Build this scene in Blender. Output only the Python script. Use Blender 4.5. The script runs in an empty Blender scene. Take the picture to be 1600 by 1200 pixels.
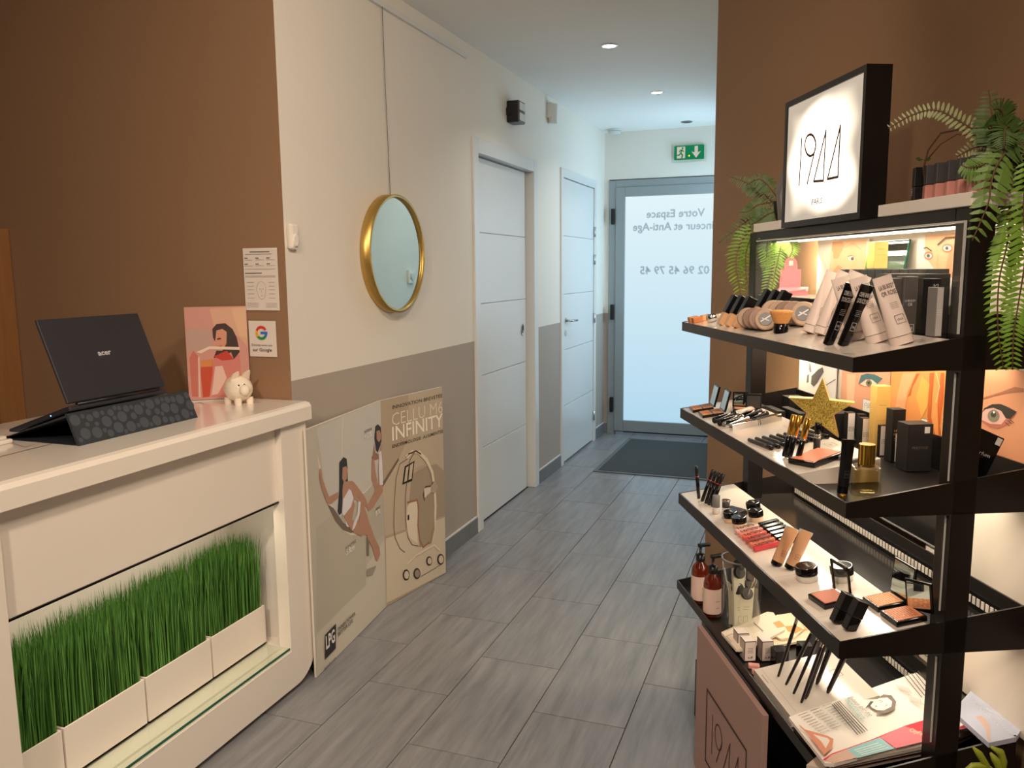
import bpy, bmesh, math, random
from mathutils import Matrix, Vector
R = random.Random(7)
PI = math.pi
scn = bpy.context.scene
COL = scn.collection
# ------------------------------------------------------------------ camera
FPX, PITCH, ROLL, YAW = 1268.9, .138990, -.0092349, .3515144
CAMH = 1.42
cam_d = bpy.data.cameras.new('camera')
cam_d.sensor_width = 36.0
cam_d.lens = 36.0 * FPX / 1600.0
cam_d.clip_start = .02
cam = bpy.data.objects.new('camera', cam_d)
COL.objects.link(cam)
fw = Vector((0, math.cos(PITCH), -math.sin(PITCH)))
ri = Vector((1, 0, 0))
up = ri.cross(fw)
r2 = ri * math.cos(ROLL) + up * math.sin(ROLL)
u2 = -ri * math.sin(ROLL) + up * math.cos(ROLL)
rz = Matrix.Rotation(YAW, 3, 'Z')
FW, RT, UP = rz @ fw, rz @ r2, rz @ u2
cm = Matrix((RT, UP, -FW)).transposed().to_4x4()
cm.translation = (0, 0, CAMH)
cam.matrix_world = cm
scn.camera = cam
# ------------------------------------------------------------------ colour management, world, lights
scn.view_settings.view_transform = 'Standard'
scn.view_settings.look = 'None'
scn.view_settings.gamma = 1.0
scn.view_settings.use_curve_mapping = False
scn.view_settings.exposure = 0.0
scn.cycles.use_denoising = True
scn.cycles.max_bounces = 8
scn.cycles.diffuse_bounces = 5
scn.cycles.transparent_max_bounces = 16
scn.cycles.sample_clamp_indirect = 4.0
world = bpy.data.worlds.new('world')
scn.world = world
world.use_nodes = True
world.node_tree.nodes['Background'].inputs[0].default_value = (.6, .8, 1, 1)
world.node_tree.nodes['Background'].inputs[1].default_value = .35

THETA = YAW + .0857922          # the display stand is turned by this much against the corridor
S = Matrix.Rotation(THETA, 4, 'Z')   # stand frame: x = towards the wall (v), y = along the stand (u)
F = Matrix.Identity(4)               # corridor frame
CAM = Vector((0, 0, CAMH))


def area(name, loc, power, color, sx, sy=None, rot=(0, 0, 0), fr=F, spread=None, shape='RECTANGLE'):
    l = bpy.data.lights.new(name, 'AREA')
    l.energy = power
    l.color = color
    l.shape = shape
    l.size = sx
    l.size_y = sy or sx
    if spread: l.spread = spread
    o = bpy.data.objects.new(name, l)
    COL.objects.link(o)
    o.matrix_world = fr @ Matrix.LocRotScale(Vector(loc), __import__('mathutils').Euler(rot), None)
    return o


WARM = (1.0, .80, .62)
LED = (1.0, .86, .66)
CEIL = 2.55
# room downlights over the reception, behind and beside the camera
for (x, y, p, aim, spr) in [(-.15, 1.5, 13, (-1.66, 2.75, 1.45), 2.3), (-.5, .2, 6.5, (-2.3, 2.3, 1.3), 1.9), (-.5, -.7, 22, (-1.2, 1.6, .3), 2.0), (.1, .5, 9, (-.5, 1.6, .0), 1.8)]:
    d_ = (Vector(aim) - Vector((x, y, CEIL - .03)))
    la = area('downlight_lamp', (x, y, CEIL - .03), p, WARM, .2, spread=spr, shape='DISK')
    la.matrix_world = Matrix.Translation((x, y, CEIL - .03)) @ d_.to_track_quat('-Z', 'Y').to_matrix().to_4x4()
# corridor downlights (two lit)
for x, y in ((-1.012, 4.245), (-.983, 5.442)):
    area('corridor_lamp', (x, y, CEIL - .03), 3.5, (1, .95, .9), .07, spread=2.2, shape='DISK')
# LED strip hidden under the top edge of the counter niche
area('niche_led_lamp', (-1.66, 1.68, .662), .7, LED, .02, .9, rot=(0, .35, 0))
# front LED strips of the display stand
for z, v, p in ((1.490, .965, 1.9), (1.222, .955, 2.1), (.955, .95, 2.5), (.686, .95, 1.5)):
    area('led_lamp', (v, 1.88, z), p, LED, .03, .92, fr=S)
for z, v, p in ((1.488, 1.06, .9), (1.229, 1.07, .7), (.963, 1.07, .9), (.694, 1.07, .6)):  # added rear row to brighten the wall and the back panels
    area('rear_fill_lamp', (v, 1.92, z), p, LED, .012, .90, fr=S)
for z, v, p in ((1.488, 1.07, 3.0), (1.229, 1.075, 4.2), (.963, 1.075, 4.0)):  # added lamps at the far end, tilted to brighten the brown wall
    area('wall_fill_lamp', (v, 2.36, z), p, (1, .80, .52), .02, .05, rot=(.7, 0, 0), fr=S)


# ------------------------------------------------------------------ materials
def lin(c):
    return tuple((x / 255 / 12.92) if x / 255 <= .04045 else ((x / 255 + .055) / 1.055) ** 2.4 for x in c)


MATS = {}


def mat(name, col=None, rough=.5, metal=0, emit=None, es=1.0, alpha=1, spec=.5, trans=0, ior=1.45, coat=0, noise=0, nscale=40, stretch=(1, 1, 1), bump=0, rnd=0, sheen=0):
    if name in MATS: return MATS[name]
    m = bpy.data.materials.new(name)
    m.use_nodes = True
    nt = m.node_tree
    b = nt.nodes['Principled BSDF']
    col = lin(col) if col else (.8, .8, .8)
    b.inputs['Base Color'].default_value = (*col, 1)
    b.inputs['Roughness'].default_value = rough
    b.inputs['Metallic'].default_value = metal
    b.inputs['Specular IOR Level'].default_value = spec
    b.inputs['Transmission Weight'].default_value = trans
    b.inputs['IOR'].default_value = ior
    b.inputs['Coat Weight'].default_value = coat
    b.inputs['Alpha'].default_value = alpha
    if emit:
        b.inputs['Emission Color'].default_value = (*lin(emit), 1)
        b.inputs['Emission Strength'].default_value = es
    if noise or bump:
        tc = nt.nodes.new('ShaderNodeTexCoord')
        mp = nt.nodes.new('ShaderNodeMapping')
        mp.inputs['Scale'].default_value = stretch
        n = nt.nodes.new('ShaderNodeTexNoise')
        n.inputs['Scale'].default_value = nscale
        n.inputs['Detail'].default_value = 5
        nt.links.new(tc.outputs['Object'], mp.inputs[0])
        nt.links.new(mp.outputs[0], n.inputs['Vector'])
        if noise:
            mx = nt.nodes.new('ShaderNodeMix')
            mx.data_type = 'RGBA'
            mx.inputs[6].default_value = (*[max(0, x * (1 - noise)) for x in col], 1)
            mx.inputs[7].default_value = (*[min(1, x * (1 + noise)) for x in col], 1)
            nt.links.new(n.outputs[0], mx.inputs[0])
            nt.links.new(mx.outputs[2], b.inputs['Base Color'])
        if bump:
            bp = nt.nodes.new('ShaderNodeBump')
            bp.inputs['Strength'].default_value = bump
            bp.inputs['Distance'].default_value = .002
            nt.links.new(n.outputs[0], bp.inputs['Height'])
            nt.links.new(bp.outputs[0], b.inputs['Normal'])
    MATS[name] = m
    return m


def flat(c, rough=.55):
    return mat('print_%02x%02x%02x' % tuple(c), c, rough)


def M(k):
    if isinstance(k, tuple): return flat(k)
    return MATS[k]


mat('wall_brown', (150, 117, 88), .85, noise=.04, nscale=60, bump=.15)
mat('ceiling_white', (238, 238, 235), .8)
mat('skirting', (112, 114, 116), .45, noise=.15, nscale=12)
mat('white_lacquer', (236, 228, 216), .18, coat=.4)
mat('white_matte', (232, 226, 218), .5)
mat('door_white', (214, 216, 215), .32)
mat('grout', (82, 78, 74), .9)
mat('alu', (146, 156, 158), .4, metal=.25)
mat('black_rubber', (18, 18, 20), .5)
mat('steel', (190, 190, 190), .25, metal=1)
mat('brass', (198, 164, 92), .34, metal=.85)
mat('mirror', (225, 240, 238), .02, metal=1)
mat('black_metal', (20, 16, 15), .34, noise=.1, nscale=80)
mat('black_gloss', (14, 13, 14), .12)
mat('black_plastic', (22, 21, 23), .3)
mat('dark_grey', (58, 56, 56), .45)
mat('grey', (120, 118, 116), .5)
mat('insert_white', (214, 203, 192), .16, coat=.3)
mat('panel_cream', (210, 198, 184), .5)
mat('glass_edge', (40, 96, 76), .1, spec=.6)
mat('wood', (150, 106, 62), .5, noise=.25, nscale=6, stretch=(12, 12, 1))
mat('laptop', (44, 44, 50), .5, noise=.12, nscale=300)
mat('case', (42, 48, 54), .6)
mat('case_dot', (66, 72, 80), .6)
mat('planter_white', (236, 226, 216), .4)
mat('soil', (40, 30, 20), .9)
mat('ceramic', (240, 226, 208), .12, coat=.5)
mat('mat_dark', (62, 66, 66), .95, noise=.35, nscale=120, bump=.6)
mat('mat_edge', (92, 98, 102), .5)
mat('gold_gloss', (214, 168, 74), .2, metal=.9)
mat('gold_side', (206, 168, 98), .45, metal=.35)
mat('chrome', (215, 215, 215), .08, metal=1)
mat('amber', (96, 28, 14), .08, coat=.6)
mat('label_pink', (224, 196, 182), .5)
mat('pink_card', (222, 130, 140), .5)
mat('pink_board', (168, 136, 126), .45)
mat('tube_white', (222, 204, 194), .4)
mat('beige_glass', (206, 158, 112), .2, coat=.4)
mat('bristle', (214, 150, 84), .7, noise=.3, nscale=30, stretch=(20, 20, 1))
mat('fern_bright', (112, 150, 46), .5, noise=.3, nscale=30)
mat('fern_dark', (70, 96, 44), .55, noise=.4, nscale=25)
mat('fern_pale', (150, 158, 112), .5, noise=.2, nscale=25)
mat('fern_dimmed', (92, 122, 48), .5, noise=.3, nscale=30)  # darker copy of the bright green, weaker light away from LEDs painted in
mat('fern_stem', (92, 66, 40), .7)
mat('terracotta', (120, 80, 56), .8)
mat('paper', (232, 222, 212), .6)
mat('photo_gloss', (226, 170, 160), .25)
mat('acrylic_edge', (190, 190, 184), .1, spec=.8)
mat('nail_pink', (190, 132, 122), .2, coat=.4)
mat('tile_black', (30, 27, 26), .16)
mat('detector', (206, 208, 204), .5)

mat('gold_card', (226, 186, 106), .4, metal=.15)
mat('red_ring', (190, 60, 56), .4)
mat('skin_cream', (222, 190, 160), .35)
mat('tan_tube', (206, 156, 118), .25, coat=.3)
mat('paper_cream', (240, 230, 206), .5)
mat('cap_brown', (36, 25, 22), .45)
mat('brush_black', (40, 32, 34), .2, coat=.4)
mat('succulent_green', (140, 150, 44), .4)


def grass_mat():
    m = mat('grass', (58, 118, 42), .6)
    nt = m.node_tree
    b = nt.nodes['Principled BSDF']
    tc = nt.nodes.new('ShaderNodeTexCoord')
    n = nt.nodes.new('ShaderNodeTexNoise')
    n.inputs['Scale'].default_value = 160
    cr = nt.nodes.new('ShaderNodeValToRGB')
    cr.color_ramp.elements[0].color = (*lin((36, 82, 28)), 1)
    cr.color_ramp.elements[1].color = (*lin((106, 156, 72)), 1)
    cr.color_ramp.elements[0].position = .3
    cr.color_ramp.elements[1].position = .75
    mp = nt.nodes.new('ShaderNodeMapping')
    mp.inputs['Scale'].default_value = (1, 1, .05)
    nt.links.new(tc.outputs['Object'], mp.inputs[0])
    nt.links.new(mp.outputs[0], n.inputs[0])
    nt.links.new(n.outputs[0], cr.inputs[0])
    nt.links.new(cr.outputs[0], b.inputs['Base Color'])
    b.inputs['Specular IOR Level'].default_value = .2


grass_mat()


def tile_mat():
    m = mat('floor_tile', (136, 124, 116), .36)
    nt = m.node_tree
    b = nt.nodes['Principled BSDF']
    tc = nt.nodes.new('ShaderNodeTexCoord')
    oi = nt.nodes.new('ShaderNodeObjectInfo')
    add = nt.nodes.new('ShaderNodeVectorMath')
    add.operation = 'ADD'
    mul = nt.nodes.new('ShaderNodeVectorMath')
    mul.operation = 'SCALE'
    mul.inputs['Scale'].default_value = 37.0
    nt.links.new(oi.outputs['Location'], mul.inputs[0])
    nt.links.new(tc.outputs['Object'], add.inputs[0])
    nt.links.new(mul.outputs[0], add.inputs[1])
    mp = nt.nodes.new('ShaderNodeMapping')
    mp.inputs['Scale'].default_value = (9, .8, 1)
    mp.inputs['Rotation'].default_value = (0, 0, .18)
    nt.links.new(add.outputs[0], mp.inputs[0])
    n = nt.nodes.new('ShaderNodeTexNoise')
    n.inputs['Scale'].default_value = 3.2
    n.inputs['Detail'].default_value = 8
    n.inputs['Roughness'].default_value = .65
    nt.links.new(mp.outputs[0], n.inputs['Vector'])
    cr = nt.nodes.new('ShaderNodeValToRGB')
    e = cr.color_ramp.elements
    e[0].position, e[0].color = .28, (*lin((108, 109, 112)), 1)
    e[1].position, e[1].color = .74, (*lin((150, 150, 152)), 1)
    nt.links.new(n.outputs[0], cr.inputs[0])
    nt.links.new(cr.outputs[0], b.inputs['Base Color'])
    mr = nt.nodes.new('ShaderNodeMapRange')
    mr.inputs[3].default_value = .24
    mr.inputs[4].default_value = .38
    nt.links.new(n.outputs[0], mr.inputs[0])
    nt.links.new(mr.outputs[0], b.inputs['Roughness'])
    bp = nt.nodes.new('ShaderNodeBump')
    bp.inputs['Strength'].default_value = .12
    bp.inputs['Distance'].default_value = .001
    nt.links.new(n.outputs[0], bp.inputs['Height'])
    nt.links.new(bp.outputs[0], b.inputs['Normal'])


tile_mat()


def two_tone(name, low, high, z):
    m = mat(name, high, .75)
    nt = m.node_tree
    b = nt.nodes['Principled BSDF']
    g = nt.nodes.new('ShaderNodeNewGeometry')
    sx = nt.nodes.new('ShaderNodeSeparateXYZ')
    gt = nt.nodes.new('ShaderNodeMath')
    gt.operation = 'GREATER_THAN'
    gt.inputs[1].default_value = z
    mx = nt.nodes.new('ShaderNodeMix')
    mx.data_type = 'RGBA'
    mx.inputs[6].default_value = (*lin(low), 1)
    mx.inputs[7].default_value = (*lin(high), 1)
    nt.links.new(g.outputs['Position'], sx.inputs[0])
    nt.links.new(sx.outputs[2], gt.inputs[0])
    nt.links.new(gt.outputs[0], mx.inputs[0])
    nt.links.new(mx.outputs[2], b.inputs['Base Color'])


two_tone('wall_two_tone', (168, 158, 148), (226, 222, 212), 1.05)


def emis(name, col, s):
    m = bpy.data.materials.new(name)
    m.use_nodes = True
    nt = m.node_tree
    nt.nodes.remove(nt.nodes['Principled BSDF'])
    e = nt.nodes.new('ShaderNodeEmission')
    e.inputs[0].default_value = (*lin(col), 1)
    e.inputs[1].default_value = s
    nt.links.new(e.outputs[0], nt.nodes['Material Output'].inputs[0])
    MATS[name] = m
    return m


emis('led_emit', (255, 236, 205), 5)
emis('lamp_emit', (255, 240, 225), 12)
emis('blue_led', (120, 180, 255), 4)
emis('amber_led', (255, 170, 20), 3)
emis('exit_green', (14, 130, 84), .9)
emis('exit_white', (225, 215, 200), .8)


def window_mat():                      # frosted pane with daylight behind it
    m = emis('frosted_daylight', (215, 240, 250), 1.0)
    nt = m.node_tree
    e = [n for n in nt.nodes if n.type == 'EMISSION'][0]
    tc = nt.nodes.new('ShaderNodeTexCoord')
    sx = nt.nodes.new('ShaderNodeSeparateXYZ')
    cr = nt.nodes.new('ShaderNodeValToRGB')
    cr.color_ramp.elements[0].color = (*lin((180, 217, 238)), 1)
    cr.color_ramp.elements[1].color = (*lin((226, 245, 250)), 1)
    nt.links.new(tc.outputs['Generated'], sx.inputs[0])
    nt.links.new(sx.outputs[2], cr.inputs[0])
    nt.links.new(cr.outputs[0], e.inputs[0])
    e.inputs[1].default_value = 1.0


window_mat()


emis('fill_daylight', (178, 212, 234), 8.5)  # glow of the added side window, fill light for the corridor


def sign_mat():
    m = emis('sign_glow', (255, 240, 220), 1.0)
    nt = m.node_tree
    e = [n for n in nt.nodes if n.type == 'EMISSION'][0]
    tc = nt.nodes.new('ShaderNodeTexCoord')
    sx = nt.nodes.new('ShaderNodeSeparateXYZ')
    nt.links.new(tc.outputs['Generated'], sx.inputs[0])

    def edge(o):
        a = nt.nodes.new('ShaderNodeMath'); a.operation = 'SUBTRACT'; a.inputs[1].default_value = .5
        b = nt.nodes.new('ShaderNodeMath'); b.operation = 'ABSOLUTE'
        c = nt.nodes.new('ShaderNodeMath'); c.operation = 'MULTIPLY'; c.inputs[1].default_value = 2
        d = nt.nodes.new('ShaderNodeMath'); d.operation = 'POWER'; d.inputs[1].default_value = 3.0
        nt.links.new(o, a.inputs[0]); nt.links.new(a.outputs[0], b.inputs[0]); nt.links.new(b.outputs[0], c.inputs[0]); nt.links.new(c.outputs[0], d.inputs[0])
        f = nt.nodes.new('ShaderNodeMath'); f.operation = 'SUBTRACT'; f.inputs[0].default_value = 1
        nt.links.new(d.outputs[0], f.inputs[1])
        return f.outputs[0]
    w = nt.nodes.new('ShaderNodeTexNoise')
    w.inputs['Scale'].default_value = 3.2; w.inputs['Detail'].default_value = 0
    nt.links.new(tc.outputs['Generated'], w.inputs[0])
    mm = nt.nodes.new('ShaderNodeMath'); mm.operation = 'MULTIPLY'
    nt.links.new(edge(sx.outputs[1]), mm.inputs[0]); nt.links.new(edge(sx.outputs[2]), mm.inputs[1])
    m2 = nt.nodes.new('ShaderNodeMath'); m2.operation = 'MULTIPLY_ADD'; m2.inputs[1].default_value = .8; m2.inputs[2].default_value = -.5
    nt.links.new(w.outputs[0], m2.inputs[0])
    ad = nt.nodes.new('ShaderNodeMath'); ad.operation = 'ADD'; ad.use_clamp = True
    nt.links.new(mm.outputs[0], ad.inputs[0]); nt.links.new(m2.outputs[0], ad.inputs[1])
    mr = nt.nodes.new('ShaderNodeMapRange')
    mr.inputs[1].default_value = .0; mr.inputs[2].default_value = .95; mr.inputs[3].default_value = .6; mr.inputs[4].default_value = 4.0; mr.interpolation_type = 'SMOOTHSTEP'
    nt.links.new(ad.outputs[0], mr.inputs[0])
    nt.links.new(mr.outputs[0], e.inputs[1])
    e.inputs[0].default_value = (*lin((252, 232, 206)), 1)


sign_mat()


def glitter():
    m = mat('glitter', (190, 150, 52), .35, metal=.6)
    nt = m.node_tree
    b = nt.nodes['Principled BSDF']
    tc = nt.nodes.new('ShaderNodeTexCoord')
    v = nt.nodes.new('ShaderNodeTexVoronoi')
    v.inputs['Scale'].default_value = 420
    cr = nt.nodes.new('ShaderNodeValToRGB')
    cr.color_ramp.elements[0].color = (*lin((120, 88, 20)), 1)
    cr.color_ramp.elements[1].color = (*lin((255, 226, 120)), 1)
    nt.links.new(tc.outputs['Object'], v.inputs['Vector'])
    nt.links.new(v.outputs['Color'], cr.inputs[0])
    nt.links.new(cr.outputs[0], b.inputs['Base Color'])


glitter()


def clear(name, tint, fac, rough=.05):   # clear acrylic / thin glass
    m = bpy.data.materials.new(name)
    m.use_nodes = True
    nt = m.node_tree
    nt.nodes.remove(nt.nodes['Principled BSDF'])
    t = nt.nodes.new('ShaderNodeBsdfTransparent')
    t.inputs[0].default_value = (*tint, 1)
    g = nt.nodes.new('ShaderNodeBsdfGlossy')
    g.inputs['Roughness'].default_value = rough
    fr = nt.nodes.new('ShaderNodeLayerWeight')
    fr.inputs[0].default_value = .5
    pw = nt.nodes.new('ShaderNodeMath')
    pw.operation = 'POWER'
    pw.inputs[1].default_value = 4
    nt.links.new(fr.outputs['Facing'], pw.inputs[0])
    ad = nt.nodes.new('ShaderNodeMath')
    ad.operation = 'MULTIPLY_ADD'
    ad.inputs[1].default_value = .45
    ad.inputs[2].default_value = fac
    ad.use_clamp = True
    mx = nt.nodes.new('ShaderNodeMixShader')
    nt.links.new(pw.outputs[0], ad.inputs[0])
    nt.links.new(ad.outputs[0], mx.inputs[0])
    nt.links.new(t.outputs[0], mx.inputs[1])
    nt.links.new(g.outputs[0], mx.inputs[2])
    nt.links.new(mx.outputs[0], nt.nodes['Material Output'].inputs[0])
    MATS[name] = m


clear('clear_glass', (.97, .98, .97), .02)
clear('niche_glass', (.94, .97, .94), .05)
clear('perfume_glass', (.96, .95, .88), .06)
clear('gloss_shell', (.98, .93, .92), .05)
clear('perfume_juice', (.96, .86, .58), .03)


def soft_print(name, col, a):          # lettering seen through frosted glass
    m = bpy.data.materials.new(name)
    m.use_nodes = True
    nt = m.node_tree
    nt.nodes.remove(nt.nodes['Principled BSDF'])
    t = nt.nodes.new('ShaderNodeBsdfTransparent')
    d = nt.nodes.new('ShaderNodeBsdfDiffuse')
    d.inputs[0].default_value = (*lin(col), 1)
    mx = nt.nodes.new('ShaderNodeMixShader')
    mx.inputs[0].default_value = a
    nt.links.new(t.outputs[0], mx.inputs[1])
    nt.links.new(d.outputs[0], mx.inputs[2])
    nt.links.new(mx.outputs[0], nt.nodes['Material Output'].inputs[0])
    MATS[name] = m


soft_print('soft_letter', (110, 130, 140), .16)


# ------------------------------------------------------------------ mesh builder
class MB:
    def __init__(s):
        s.v, s.f, s.m, s.keys, s.sm = [], [], [], [], []

    def k(s, key):
        if key not in s.keys: s.keys.append(key)
        return s.keys.index(key)

    def add(s, vs, fs, key, T=None, smooth=False):
        b = len(s.v)
        for p in vs:
            p = Vector(p)
            s.v.append(T @ p if T else p)
        i = s.k(key)
        for f in fs:
            s.f.append([b + x for x in f])
            s.m.append(i)
            s.sm.append(smooth)
        return s

    def box(s, x0, x1, y0, y1, z0, z1, key, T=None, bev=0):
        if x0 > x1: x0, x1 = x1, x0
        if y0 > y1: y0, y1 = y1, y0
        if z0 > z1: z0, z1 = z1, z0
        if bev > 0:
            b = min(bev, (x1 - x0) * .49, (y1 - y0) * .49, (z1 - z0) * .49)
            bm = bmesh.new()
            bmesh.ops.create_cube(bm, size=1)
            for v in bm.verts:
                v.co = Vector(((x0 + x1) / 2 + v.co.x * (x1 - x0), (y0 + y1) / 2 + v.co.y * (y1 - y0), (z0 + z1) / 2 + v.co.z * (z1 - z0)))
            bmesh.ops.bevel(bm, geom=bm.edges[:], offset=b, segments=2, affect='EDGES', profile=.5)
            bm.verts.index_update()
            s.add([v.co.copy() for v in bm.verts], [[v.index for v in f.verts] for f in bm.faces], key, T)
            bm.free()
            return s
        vs = [(x, y, z) for z in (z0, z1) for y in (y0, y1) for x in (x0, x1)]
        return s.add(vs, [(0, 2, 3, 1), (4, 5, 7, 6), (0, 1, 5, 4), (2, 6, 7, 3), (0, 4, 6, 2), (1, 3, 7, 5)], key, T)

    def prism(s, pts, ext, key, T=None, cap=True):   # pts 3D loop, ext vector
        n = len(pts)
        e = Vector(ext)
        vs = [Vector(p) for p in pts] + [Vector(p) + e for p in pts]
        fs = [(i, (i + 1) % n, n + (i + 1) % n, n + i) for i in range(n)]
        if cap: fs += [tuple(range(n))[::-1], tuple(range(n, 2 * n))]
        return s.add(vs, fs, key, T)

    def lathe(s, prof, key, T=None, seg=20, cap=True, smooth=True, sx=1, sy=1):
        vs, fs = [], []
        for r, z in prof:
            for i in range(seg):
                a = 2 * PI * i / seg
                vs.append((r * math.cos(a) * sx, r * math.sin(a) * sy, z))
        for j in range(len(prof) - 1):
            for i in range(seg):
                k = (i + 1) % seg
                fs.append((j * seg + i, j * seg + k, (j + 1) * seg + k, (j + 1) * seg + i))
        s.add(vs, fs, key, T, smooth)
        if cap:
            for j, fl in ((0, True), (len(prof) - 1, False)):
                if prof[j][0] > 1e-5:
                    r, z = prof[j]
                    c = [(r * math.cos(2 * PI * i / seg) * sx, r * math.sin(2 * PI * i / seg) * sy, z) for i in range(seg)]
                    s.add(c, [tuple(range(seg))[::-1] if fl else tuple(range(seg))], key, T)
        return s

    def tube(s, path, r, key, T=None, seg=8, cap=True, smooth=True):
        path = [Vector(p) for p in path]
        n = len(path)
        rs = r if isinstance(r, (list, tuple)) else [r] * n
        vs, fs = [], []
        ref = None
        for i, p in enumerate(path):
            t = (path[min(i + 1, n - 1)] - path[max(i - 1, 0)]).normalized()
            if ref is None: ref = t.orthogonal().normalized()
            a = (ref - t * ref.dot(t)).normalized()
            ref = a
            b = t.cross(a)
            for j in range(seg):
                w = 2 * PI * j / seg
                vs.append(p + (a * math.cos(w) + b * math.sin(w)) * rs[i])
        for i in range(n - 1):
            for j in range(seg):
                k = (j + 1) % seg
                fs.append((i * seg + j, i * seg + k, (i + 1) * seg + k, (i + 1) * seg + j))
        if cap: fs += [tuple(range(seg))[::-1], tuple(range((n - 1) * seg, n * seg))]
        return s.add(vs, fs, key, T, smooth)

    def poly(s, pts, key, T=None):
        return s.add(pts, [tuple(range(len(pts)))], key, T)

    def text(s, txt, P, x, y, h, key, width=None, off=.0006, bold=0, align='LEFT', shear=0, rot=0):
        cu = bpy.data.curves.new('t', 'FONT')
        cu.body = txt
        cu.size = 1
        cu.resolution_u = 2
        cu.offset = bold
        cu.shear = shear
        o = bpy.data.objects.new('t', cu)
        me = bpy.data.meshes.new_from_object(o)
        xs = [v.co.x for v in me.vertices] or [0]
        ys = [v.co.y for v in me.vertices] or [0]
        x0, x1 = min(xs), max(xs)
        capn = .7
        sc = h / capn
        sw = width / max(1e-6, x1 - x0) if width else sc
        ox = {'LEFT': x0, 'CENTER': (x0 + x1) / 2, 'RIGHT': x1}[align]
        cr, sr = math.cos(rot), math.sin(rot)
        vs = []
        for v in me.vertices:
            a, b = (v.co.x - ox) * sw, v.co.y * sc
            vs.append(P.at(x + a * cr - b * sr, y + a * sr + b * cr, off))
        s.add(vs, [tuple(p.vertices) for p in me.polygons], key)
        bpy.data.objects.remove(o)
        bpy.data.meshes.remove(me)
        bpy.data.curves.remove(cu)
        return s

    def stroke(s, P, pts, w, key, off=.0006, closed=False):
        if closed: pts = list(pts) + [pts[0]]
        for (a, b), (c, d) in zip(pts[:-1], pts[1:]):
            off += 1.5e-5
            L = math.hypot(c - a, d - b)
            if L < 1e-9: continue
            dx, dy = (c - a) / L, (d - b) / L
            nx, ny = -dy * w / 2, dx * w / 2
            ex, ey = dx * w * .4, dy * w * .4
            s.poly([P.at(a - ex + nx, b - ey + ny, off), P.at(a - ex - nx, b - ey - ny, off), P.at(c + ex - nx, d + ey - ny, off), P.at(c + ex + nx, d + ey + ny, off)], key)
        return s

    def rect(s, P, x0, y0, x1, y1, key, off=.0004):
        return s.poly([P.at(x0, y0, off), P.at(x1, y0, off), P.at(x1, y1, off), P.at(x0, y1, off)], key)

    def build(s, name, parent=None, fr=F, inv=None):
        me = bpy.data.meshes.new(name)
        me.from_pydata([tuple(v) for v in s.v], [], s.f)
        for k in s.keys: me.materials.append(M(k))
        me.polygons.foreach_set('material_index', s.m)
        me.polygons.foreach_set('use_smooth', s.sm)
        me.update()
        o = bpy.data.objects.new(name, me)
        COL.objects.link(o)
        if parent is not None:
            o.parent = parent
        else:
            o.matrix_world = fr
        return o


class Plane:     # a flat print surface: origin, unit x, unit y, normal
    def __init__(s, o, ex, ey):
        s.o, s.ex, s.ey = Vector(o), Vector(ex).normalized(), Vector(ey).normalized()
        s.n = s.ex.cross(s.ey).normalized()

    def at(s, x, y, off=0):
        return s.o + s.ex * x + s.ey * y + s.n * off


def ray(px, py):
    return (FW * FPX + RT * (px - 800) - UP * (py - 600)).normalized()


def hit(px, py, n, d, fr=F):             # where the line of sight meets the plane n.x = d of frame fr
    inv = fr.inverted()
    c = inv @ CAM
    r = inv.to_3x3() @ ray(px, py)
    n = Vector(n)
    return c + r * ((d - n.dot(c)) / n.dot(r))


def SV(px, py, v): return hit(px, py, (1, 0, 0), v, S)
def SU(px, py, u): return hit(px, py, (0, 1, 0), u, S)
def SZ(px, py, z): return hit(px, py, (0, 0, 1), z, S)
def FX(px, py, x): return hit(px, py, (1, 0, 0), x)
def FY(px, py, y): return hit(px, py, (0, 1, 0), y)
def FZ(px, py, z): return hit(px, py, (0, 0, 1), z)


def setp(o, label, cat, group=None, kind=None):
    o['label'] = label
    o['category'] = cat
    if group: o['group'] = group
    if kind: o['kind'] = kind
    return o


def thing(name, label, cat, loc=(0, 0, 0), rot=None, fr=F, group=None):
    o = bpy.data.objects.new(name, None)
    o.empty_display_size = .05
    COL.objects.link(o)
    m = fr @ Matrix.Translation(Vector(loc))
    if rot is not None: m = m @ rot
    l, q, sc = m.decompose()
    o.location = l
    o.rotation_mode = 'QUATERNION'
    o.rotation_quaternion = q
    return setp(o, label, cat, group)


def struct(name, mb, fr=F):
    o = mb.build(name, None, fr)
    o['kind'] = 'structure'
    return o


def root_struct(name, loc=(0, 0, 0)):
    o = bpy.data.objects.new(name, None)
    o.location = loc
    COL.objects.link(o)
    o['kind'] = 'structure'
    return o


def rotx(a): return Matrix.Rotation(a, 4, 'X')
def roty(a): return Matrix.Rotation(a, 4, 'Y')
def rotz(a): return Matrix.Rotation(a, 4, 'Z')
def tr(*a): return Matrix.Translation(Vector(a))


def copy_tree(o, parent=None):
    c = o.copy()
    COL.objects.link(c)
    if parent is not None: c.parent = parent
    for ch in list(o.children): copy_tree(ch, c)
    return c


def place(o, loc, rot=None, fr=F):
    m = fr @ Matrix.Translation(Vector(loc))
    if rot is not None: m = m @ rot
    l, q, sc = m.decompose()
    o.location = l
    o.rotation_quaternion = q
    return o


# ================================================================== ROOM
WX = -1.665      # left corridor wall
BY = 2.333       # brown reception wall
EY = 6.85        # end wall
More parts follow.
